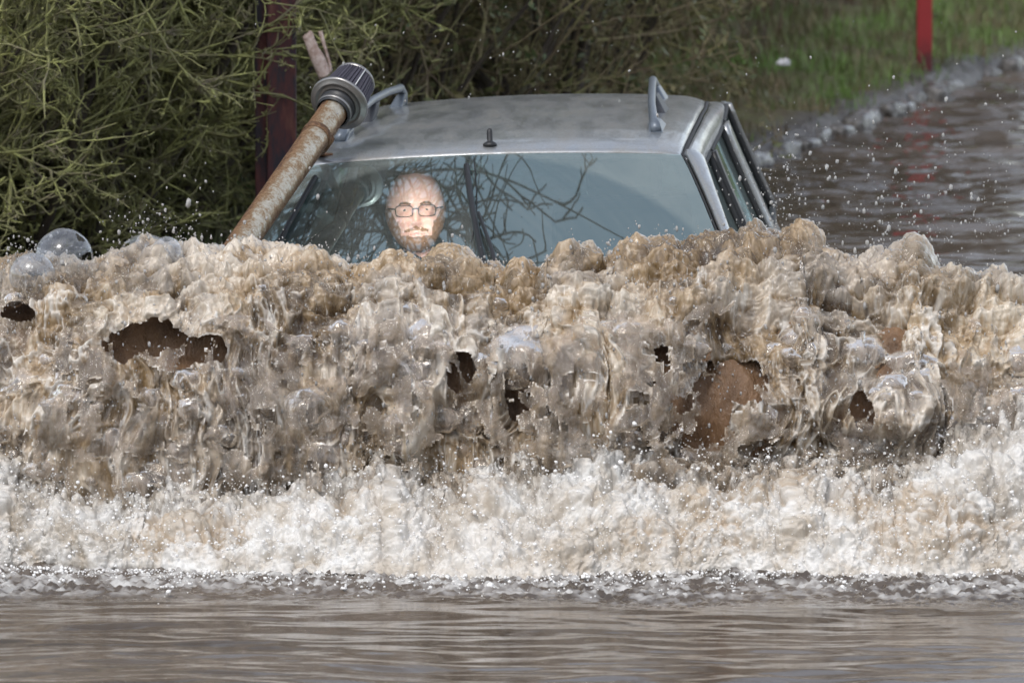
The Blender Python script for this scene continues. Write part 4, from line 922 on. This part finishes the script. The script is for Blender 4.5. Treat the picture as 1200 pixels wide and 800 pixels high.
def shrub_meshes(seed, H=3.2, W=1.0, n_stem=16, n1_=170, n2_=1500, n3_=4600, mossy=1., low=.0):
    rg = np.random.default_rng(seed)
    a = rg.uniform(0, 6.28, n_stem); sp_ = rg.uniform(.1, .55, n_stem)
    P0, r0 = grow(np.stack([.12 * np.cos(a), .12 * np.sin(a), -.05 + 0 * a], 1), np.stack([sp_ * np.cos(a) * W, sp_ * np.sin(a) * W, np.ones(n_stem)], 1), rg.uniform(.55, 1.0, n_stem) * H, 10, .10, .02, rg.uniform(.012, .028, n_stem), .004, seed)
    b, d = sub(P0, n1_, seed + 1, .04, .9); P1, r1 = grow(b, d, rg.uniform(.4, 1.0, n1_) * W, 8, .15, .03, rg.uniform(.004, .008, n1_), .0025, seed + 2)
    b, d = sub(P1, n2_, seed + 3, .1, .8); P2_, r2 = grow(b, d, rg.uniform(.12, .34, n2_), 6, .20, .03, rg.uniform(.0028, .0055, n2_) * (.6 + .5 * mossy), .002, seed + 4)
    b, d = sub(P2_, n3_, seed + 5, .1, .9); P3, r3 = grow(b, d, rg.uniform(.025, .085, n3_), 4, .45, .08, rg.uniform(.0028, .0060, n3_) * (.45 + .6 * mossy), .0016, seed + 6)
    # rough moss: radii jitter
    for r_ in (r1, r2, r3): r_ *= 1 + mossy * .35 * rg.normal(0, 1, r_.shape).clip(-1.5, 1.5)
    V0, F0 = tubes(P0, r0, 7); out = []
    o = 0; VV, FF = [], []
    for P_, r_, s_ in ((P1, r1, 5), (P2_, r2, 4), (P3, r3, 3)):
        v_, f_ = tubes(P_, r_, s_); VV.append(v_); FF.append(f_ + o); o += len(v_)
    return (V0, F0), (np.concatenate(VV), np.concatenate(FF)), P3
def leaves(P_, n_, size, seed, jit=.02):
    rg = np.random.default_rng(seed); c_ = P_.reshape(-1, 3)[rg.integers(0, P_.shape[0] * P_.shape[1], n_)] + rg.normal(0, jit, (n_, 3))
    u = unit(rg.normal(size=(n_, 3))); w_ = unit(np.cross(u, rg.normal(size=(n_, 3)))); s_ = rg.uniform(.6, 1.3, (n_, 1)) * size
    V_ = np.stack([c_ - u * s_, c_ + w_ * s_ * .45 + .1 * u * s_, c_ + u * s_, c_ - w_ * s_ * .45], 1)
    return V_.reshape(-1, 3), (np.arange(n_) * 4)[:, None] + np.arange(4)[None]
def make_kind(name, seed, mt, stem, leaf=None, n_leaf=0, lsize=.02, **kw):
    (v0, f0), (v1, f1), P3 = shrub_meshes(seed, **kw); ms = []
    r_ = empty(name); a_ = mesh_np('trunk', v0, f0, stem, r_); b_ = mesh_np('branches', v1, f1, mt, r_)
    if leaf: lv, lf = leaves(P3, n_leaf, lsize, seed + 9, .02 if lsize > .01 else .004); mesh_np('leaves' if lsize > .01 else 'moss', lv, lf, leaf, r_, smooth=False)
    return r_
KINDS_ = {
    'moss0': lambda: make_kind('hawthorn_bush', 401, M['moss'], M['bark'], M['moss'], 42000, .0065, n1_=260, n2_=3600, n3_=15000, W=1.0, mossy=1.),
    'moss1': lambda: make_kind('hawthorn_bush', 431, M['moss'], M['bark'], M['moss'], 42000, .0065, n1_=260, n2_=3600, n3_=15000, W=1.1, mossy=1.1),
    'dark0': lambda: make_kind('bramble_bush', 461, M['twig_brown'], M['bark'], M['leaf'], 5200, .022, n2_=1300, n3_=3200, W=1.2, mossy=.5),
    'dark1': lambda: make_kind('bramble_bush', 491, M['twig_brown'], M['bark'], M['leaf'], 4200, .024, n2_=1300, n3_=3200, W=1.2, mossy=.4),
    'grey0': lambda: make_kind('blackthorn_bush', 521, M['twig_grey'], M['bark'], M['dead'], 900, .022, n2_=1700, n3_=2600, W=1.1, mossy=.1),
}
protos = {}
def plant(kind, x, y, sc, rz, label, group, zoff=0.):
    first = kind not in protos
    if first: r_ = protos[kind] = KINDS_[kind]()
    else:
        src = protos[kind]; r_ = src.copy(); COL.objects.link(r_)
        for ch in src.children: c_ = ch.copy(); COL.objects.link(c_); c_.parent = r_
    z, _ = ground_z(np.array([x]), np.array([y])); r_.location = (x, y, float(z[0]) + zoff - .03); r_.scale = (sc, sc, sc * .96); r_.rotation_euler = (0, 0, rz)
    tag(r_, label, r_.name.split('.')[0].replace('_', ' ').split()[-1], group)
    return r_
G1 = 'mossy hawthorns at the left water edge'
left = [('moss0', -2.35, 2.75, .9, 'mossy green hawthorn at the left picture edge behind the bubbles'), ('moss1', -1.85, 3.3, .95, 'mossy green hawthorn second in from the left picture edge'), ('moss0', -1.62, 3.7, 1., 'bright moss twig tangle above the burst bubble'), ('moss1', -1.42, 4.6, .95, 'mossy hawthorn whose twigs cross the dark red post'), ('moss0', -2.7, 3.9, 1.1, 'mossy hawthorn in the second row at far left'), ('moss1', -2.1, 4.4, 1.1, 'mossy hawthorn in the second row behind the far left pair'), ('moss0', -1.5, 4.9, 1.1, 'mossy hawthorn standing behind the dark red post and left of it'), ('moss1', -3.3, 3.2, 1., 'mossy hawthorn just outside the left of the picture')]
for k, (kd, x, y, sc, lb) in enumerate(left): plant(kd, x, y, sc, k * 1.9, lb, G1)
G2 = 'dark bramble bushes behind the car'
mids = [('dark0', -.75, 5.6, 1.0, 'dark bramble bush behind the air filter'), ('dark1', -.35, 6.4, .95, 'dark bramble bush over the left roof rail'), ('dark0', .05, 7.2, 1., 'dark bramble bush over the left half of the roof'), ('dark1', .20, 9.0, 1., 'dark bramble bush behind the middle of the roof'), ('dark0', .30, 10.8, 1., 'dark bramble bush left of the right roof rail'), ('dark1', .50, 12.6, 1., 'dark bramble bush behind the right roof rail'), ('dark0', -1.3, 6.6, 1.2, 'dark bramble in the back row behind the red post'), ('dark1', -.6, 7.8, 1.2, 'dark bramble in the back row left of the roof middle'), ('dark0', -.5, 10.4, 1.2, 'dark bramble in the back row over the roof'), ('dark1', -.2, 13., 1.2, 'dark bramble in the back row behind the right roof rail')]
for k, (kd, x, y, sc, lb) in enumerate(mids): plant(kd, x, y, sc, k * 2.3 + 1, lb, G2)
G3 = 'bare blackthorns behind the grass verge'
far = [('grey0', .80, 14.8, 1.0, 'bare brown blackthorn at the left end of the grass verge'), ('grey0', 1.12, 16.4, 1., 'bare brown blackthorn left of the bright red post'), ('grey0', 1.55, 17.8, 1.05, 'bare brown blackthorn straight behind the bright red post'), ('grey0', 2.05, 19.2, 1.05, 'bare brown blackthorn right of the bright red post'), ('grey0', 2.6, 20.6, 1.1, 'bare brown blackthorn in the top right picture corner'), ('grey0', .5, 17., 1.3, 'bare blackthorn in the second row left of the bright red post'), ('grey0', 1.5, 18.6, 1.3, 'bare blackthorn in the second row behind the bright red post'), ('grey0', 2.2, 21.5, 1.4, 'bare blackthorn in the second row toward the top right corner')]
for k, (kd, x, y, sc, lb) in enumerate(far): plant(kd, x, y, sc, k * 1.3 + .5, lb, G3)

# unseen wood added behind the camera, to darken reflections in the wet surfaces
wxx, wzz = np.meshgrid(np.linspace(-70, 70, 160), np.linspace(0, 1, 24), indexing='ij')
pw = np.stack([wxx.ravel(), 0 * wxx.ravel(), wzz.ravel() * 10], 1)
hgt = (8.5 + 3.5 * fbm(np.stack([wxx.ravel() * .18, 0 * pw[:, 0], 0 * pw[:, 0]], 1), 931, 4))
Pw = np.stack([wxx.ravel() + .6 * fbm(pw * .6, 932, 3), -52 - 5 * np.sin(np.pi * wzz.ravel()) * 0 + 5 * wzz.ravel() ** 2 * -1 + 2.5 * fbm(pw * .35, 933, 4), wzz.ravel() * hgt - .5], 1)
fw = mesh_np('wood', Pw, grid_faces(160, 24), M['moss_dark']); tag(fw, 'unseen dark mass of bare woodland, added behind the camera for its reflection', kind='stuff')
# bare trees standing beyond; one reaches over the lane and shows in the windscreen
def tree(x, y, H, seed, label, mt='bark', group='bare winter trees'):
    rg = np.random.default_rng(seed); z, _ = ground_z(np.array([x]), np.array([y])); z = float(z[0])
    T0, q0 = grow(np.array([[0, 0, -.2]]), np.array([[.05, 0, 1.]]), [H * .8], 14, .05, .02, [.16], [.03], seed)
    b, d = sub(T0, 26, seed + 1, .22, .75); A1_, q1 = grow(b, d, rg.uniform(.2, .42, 26) * H, 10, .16, .06, rg.uniform(.03, .06, 26), .010, seed + 2)
    b, d = sub(A1_, 260, seed + 3, .15, .7); A2_, q2 = grow(b, d, rg.uniform(.08, .2, 260) * H, 7, .2, .03, rg.uniform(.009, .016, 260), .004, seed + 4)
    b, d = sub(A2_, 1500, seed + 5, .1, .7); A3_, q3 = grow(b, d, rg.uniform(.2, .7, 1500), 5, .22, .02, .005, .002, seed + 6)
    r_ = empty('bare_tree', (x, y, z)); v_, f_ = tubes(T0, q0, 12); mesh_np('trunk', v_, f_, M['bark'], r_)
    VV, FF, o = [], [], 0
    for P_, r1_, s_ in ((A1_, q1, 7), (A2_, q2, 4), (A3_, q3, 3)):
        v_, f_ = tubes(P_, r1_, s_); VV.append(v_); FF.append(f_ + o); o += len(v_)
    mesh_np('crown', np.concatenate(VV), np.concatenate(FF), M['bark'], r_)
    tag(r_, label, 'tree', group); return r_
for k, (x, y, H) in enumerate([(-4.5, 9, 9), (-1.8, 13, 11), (.2, 19, 10), (3.0, 27, 12), (-9, 8, 10)]):
    tree(x, y, H, 700 + 20 * k, ['bare tree rising behind the mossy hawthorns at left', 'bare tree rising behind the dark brambles', 'bare tree behind the blackthorns near the red post', 'bare tree far up the lane at right', 'bare tree far out to the left'][k])
# overhanging tree: leaning trunk on the left bank, limbs reaching over the car
r_ = empty('overhanging_tree', (-3.6, 4.2, .3)); o3 = np.array([-3.6, 4.2, .3])
def bez(pts, K=16):
    pts = np.array(pts, float); t = np.linspace(0, 1, K); k = len(pts) - 1
    return sum(math.comb(k, i) * ((1 - t) ** (k - i) * t ** i)[:, None] * pts[i] for i in range(k + 1))
tube_obj('trunk', bez([(0, 0, -.6), (.1, 0, 1.5), (.4, -.4, 3.0), (.8, -.9, 4.6), (1.0, -1.2, 6.5)]), np.linspace(.17, .07, 16), M['bark'], r_, 14)
limbs = np.stack([bez([(.45, -.5, 3.0), (1.2, -1.2, 3.8), (2.3, -2.5, 4.0), (3.25, -3.0, 3.7)]), bez([(.6, -.6, 3.6), (1.3, -1.6, 4.4), (2.3, -2.6, 4.8), (3.2, -3.2, 4.7)]), bez([(.8, -.8, 4.4), (1.9, -1.8, 4.7), (3.1, -2.4, 4.45), (4.2, -2.75, 4.0)]), bez([(.3, -.3, 2.5), (1.0, -1.2, 3.0), (2.1, -2.4, 3.1), (3.0, -3.1, 2.85)])])
lr = np.linspace(.055, .014, 16)[None] * np.array([.5, .4, .22, .4])[:, None]
b, d = sub(limbs[[0, 1, 3]], 200, 801, .35, .65); L1, g1_ = grow(b, d, np.random.default_rng(5).uniform(.35, .8, 200), 9, .22, -.02, .007, .004, 802)
b, d = sub(L1, 1100, 803, .1, .75); L2, g2_ = grow(b, d, np.random.default_rng(6).uniform(.15, .5, 1100), 7, .25, -.02, .0055, .0025, 804)
b, d = sub(limbs[[2]], 9, 811, .35, .8); L3, g3_ = grow(b, d, np.random.default_rng(7).uniform(.25, .7, 9), 9, .22, -.05, .006, .004, 812)
b, d = sub(L3, 26, 813, .2, .8); L4, g4_ = grow(b, d, np.random.default_rng(8).uniform(.1, .3, 26), 6, .25, -.04, .006, .003, 814)
VV, FF, o = [], [], 0
for P_, q_, s_ in ((limbs, lr, 8), (L1, g1_, 5), (L2, g2_, 4), (L3, g3_, 5), (L4, g4_, 4)):
    v_, f_ = tubes(P_, q_, s_); VV.append(v_); FF.append(f_ + o); o += len(v_)
mesh_np('crown', np.concatenate(VV), np.concatenate(FF), M['bark'], r_)
tag(r_, 'leaning bare tree reaching over the lane, mirrored as black twigs in the windscreen', 'tree')

# weathered dark red post in the hedge (two boards bolted together)
m = M['redwood'] = mat('weathered dark red paint', (.10, .03, .025), .7); n = NT(m)
n.set(Base_Color=n.ramp(n.noise(n.coord((1, 1, .25)), 18, 5, .7), [(.42, (.018, .014, .022)), (.55, (.075, .018, .018)), (.68, (.13, .05, .035))]), Normal=n.bump(n.noise(n.coord((1, 1, .1)), 60, 3), .4, .003))
px_, pz_ = at(331, 140, 3.35)[0], .05
gp = empty('gate_post', (px_, 3.35, 0)); box('post_board', (0, 0, .95), (.105, .09, 2.1), M['redwood'], gp, .006); box('post_board', (-.075, .05, .9), (.045, .06, 2.0), M['redwood'], gp, .005)
tag(gp, 'weathered dark red post in the hedge left of the air filter', 'post')
# bright red post on the far verge
m = M['redpaint'] = mat('red post paint', (.40, .012, .015), .45); n = NT(m)
sepz = n.n('SeparateXYZ', {0: n.coord()}); hz = n.math('ADD', SelOut(sepz, 2), n.math('MULTIPLY', n.noise(n.coord(), 14, 4), .16))
n.set(Base_Color=n.ramp(hz, [(.22, (.085, .010, .012)), (.32, (.27, .018, .020)), (.9, (.33, .022, .024))]))
q_ = at(1081, 78, 12.9); zg = float(ground_z(np.array([q_[0]]), np.array([12.9]))[0][0])
rp = box('marker_post', (q_[0], 12.9, zg + .55), (.074, .074, 1.3), M['redpaint'], None, .006)
tag(rp, 'bright red marker post standing in the grass at top right, its foot dark', 'post')
# broken branch: stripped pale wood, split in two at its top
q_ = at(372, 70, 2.9); bb = empty('broken_branch', (q_[0], 2.9, q_[2])); m = M['pale_wood'] = bark('stripped pale wood', (.24, .15, .12), (.42, .32, .28), (.55, .46, .42))
tube_obj('stem', [(.30, .9, -1.05), (.20, .5, -.65), (.09, .12, -.25), (.045, .03, -.09), (.03, 0, -.05)], [.022, .02, .02, .024, .026], M['bark'], bb, 10)
q = np.linspace(0, 1, 14); cx_ = .040 - .075 * q; cz_ = -.085 + .175 * q
v_, f_, t_c = tubes(np.stack([cx_, .004 * np.sin(q * 9), cz_], 1)[None], (.021 + .006 * np.sin(q * 3.1) - .006 * q)[None], 18, cap=True)
v_ = v_ + (.006 * fbm(v_ * np.array([60, 60, 14.]), 5, 3))[:, None] * np.array([1, 1, .6]); v_[:, 1] *= .6; v_[:, 2] += np.where(v_[:, 2] > .078, .016 * fbm(v_ * 90, 8, 2), 0)
mesh_poly('split_wood', v_, [list(f) for f in f_] + [list(t) for t in t_c], M['pale_wood'], bb, True)
tube_obj('splinter', [(.052, .0, -.075), (.047, .01, -.02), (.030, .01, .04), (.012, .01, .100)], [.008, .0055, .006, .008], M['pale_wood'], bb, 7)
tag(bb, 'pale stripped broken branch sticking up behind the air filter', 'branch')

# grass, dead stems, verge stones
def blades(name, n_, xr, yr, dlo, dhi, h0, mt, seed, label, wide=.004):
    rg = np.random.default_rng(seed); x = rg.uniform(*xr, n_); y = rg.uniform(*yr, n_); z, d = ground_z(x, y)
    cl = fbm(np.stack([x, y, 0 * x], 1) * 2.3, seed, 3); k = (d > dlo + .16 * rg.random(n_)) & (d < dhi) & (cl > -.25 + .4 * rg.random(n_) - .15)
    x, y, z, cl = x[k], y[k], z[k], cl[k]; n_ = len(x); h = h0 * rg.gamma(4, .25, n_) * (1 + 1.2 * np.maximum(cl, 0)); a = rg.uniform(0, 6.28, n_); le = rg.uniform(.1, .7, n_) * h
    b = np.stack([x, y, z - .01], 1); w_ = np.stack([np.cos(a), np.sin(a), 0 * a], 1) * wide * rg.uniform(.6, 1.5, (n_, 1)); l_ = np.stack([-np.sin(a), np.cos(a), 0 * a], 1) * le[:, None]; up = np.array([0, 0, 1.])
    V_ = np.stack([b - w_, b + w_, b + w_ * .7 + l_ * .35 + up * h[:, None] * .6, b - w_ * .7 + l_ * .35 + up * h[:, None] * .6, b + l_ + up * h[:, None]], 1).reshape(-1, 3)
    q = (np.arange(n_) * 5)[:, None]; F_ = np.concatenate([q + np.array([[0, 1, 2]]), q + np.array([[0, 2, 3]]), q + np.array([[3, 2, 4]])])
    o = mesh_np(name, V_, F_, mt, smooth=False); tag(o, label, kind='stuff'); return o
blades('grass', 150000, (-.5, 5.5), (4.5, 24), .0, 3.0, .055, M['grass'], 901, 'green and brown grass growing on the verge')
blades('grass', 30000, (-4.5, -.2), (.8, 7), .08, 2.5, .05, M['grass'], 902, 'grass growing under the mossy hedge')
blades('dead_stems', 2600, (.4, 3.6), (8, 20), .9, 2.6, .24, M['dead'], 903, 'dry brown stems standing in the verge', .005)
# kerb: a broken line of wet edging stones between verge and flood
e0, e1_ = EDGE[:-1], EDGE[1:]; pts = []
for (ax_, ay_), (bx_, by_) in zip(EDGE[3:11], EDGE[4:12]):
    L_ = math.hypot(bx_ - ax_, by_ - ay_); n_ = int(L_ / .30)
    for k in range(n_): pts.append((ax_ + (bx_ - ax_) * (k + .5) / n_, ay_ + (by_ - ay_) * (k + .5) / n_, math.atan2(by_ - ay_, bx_ - ax_)))
m = M['stone'] = mat('wet kerb stone', (.28, .28, .29), .25); n = NT(m); n.set(Base_Color=n.ramp(n.noise(n.coord(), 16, 5, .7), [(.4, (.06, .052, .044)), (.64, (.22, .21, .20))]), Normal=n.bump(n.noise(n.coord(), 30, 4), .5, .01))
def stone_mesh(seed):
    pn = UNIT.copy(); pn = np.concatenate([pn]); sgn = np.sign(pn) * np.abs(pn) ** .6 * np.array([.13, .055, .05]) 
    return sgn * (1 + .22 * fbm(pn * 2.1 + seed, seed, 3))[:, None]
sm_ = [mesh_np('kerb_stone', stone_mesh(k * 7 + 3), grid_faces(n1, n2, closed=True), M['stone']) for k in range(3)]
rg = np.random.default_rng(77); vis = [p_ for p_ in pts if p_[1] < 24]
for k, (x, y, a_) in enumerate(vis):
    if rg.random() < .22 and k > 2: continue
    o = sm_[k] if k < 3 else sm_[int(rg.integers(0, 3))].copy()
    if k >= 3: COL.objects.link(o)
    o.location = (x + rg.normal(0, .02), y + rg.normal(0, .03), .005 + rg.uniform(-.02, .015)); o.rotation_euler = (rg.normal(0, .1), rg.normal(0, .08), a_ + rg.normal(0, .12)); s_ = rg.uniform(.75, 1.15); o.scale = (s_, s_, s_)
    tag(o, 'wet grey edging stone in the broken row between grass verge and flood', 'stone', 'edging stones along the flooded verge')
# scrap of white litter on the verge
lt = at(917, 74, 10.6); zl = float(ground_z(np.array([lt[0]]), np.array([10.6]))[0][0])
v_ = UNIT * np.array([.028, .02, .018]); v_ = v_ * (1 + .5 * fbm(UNIT * 2.5, 66, 3))[:, None]
o = mesh_np('litter', v_, grid_faces(n1, n2, closed=True), mat('white paper', (.6, .6, .62), .7), smooth=False); o.location = (lt[0], 10.6, max(zl + .02, lt[2])); tag(o, 'small crumpled white scrap of litter in the grass', 'litter')
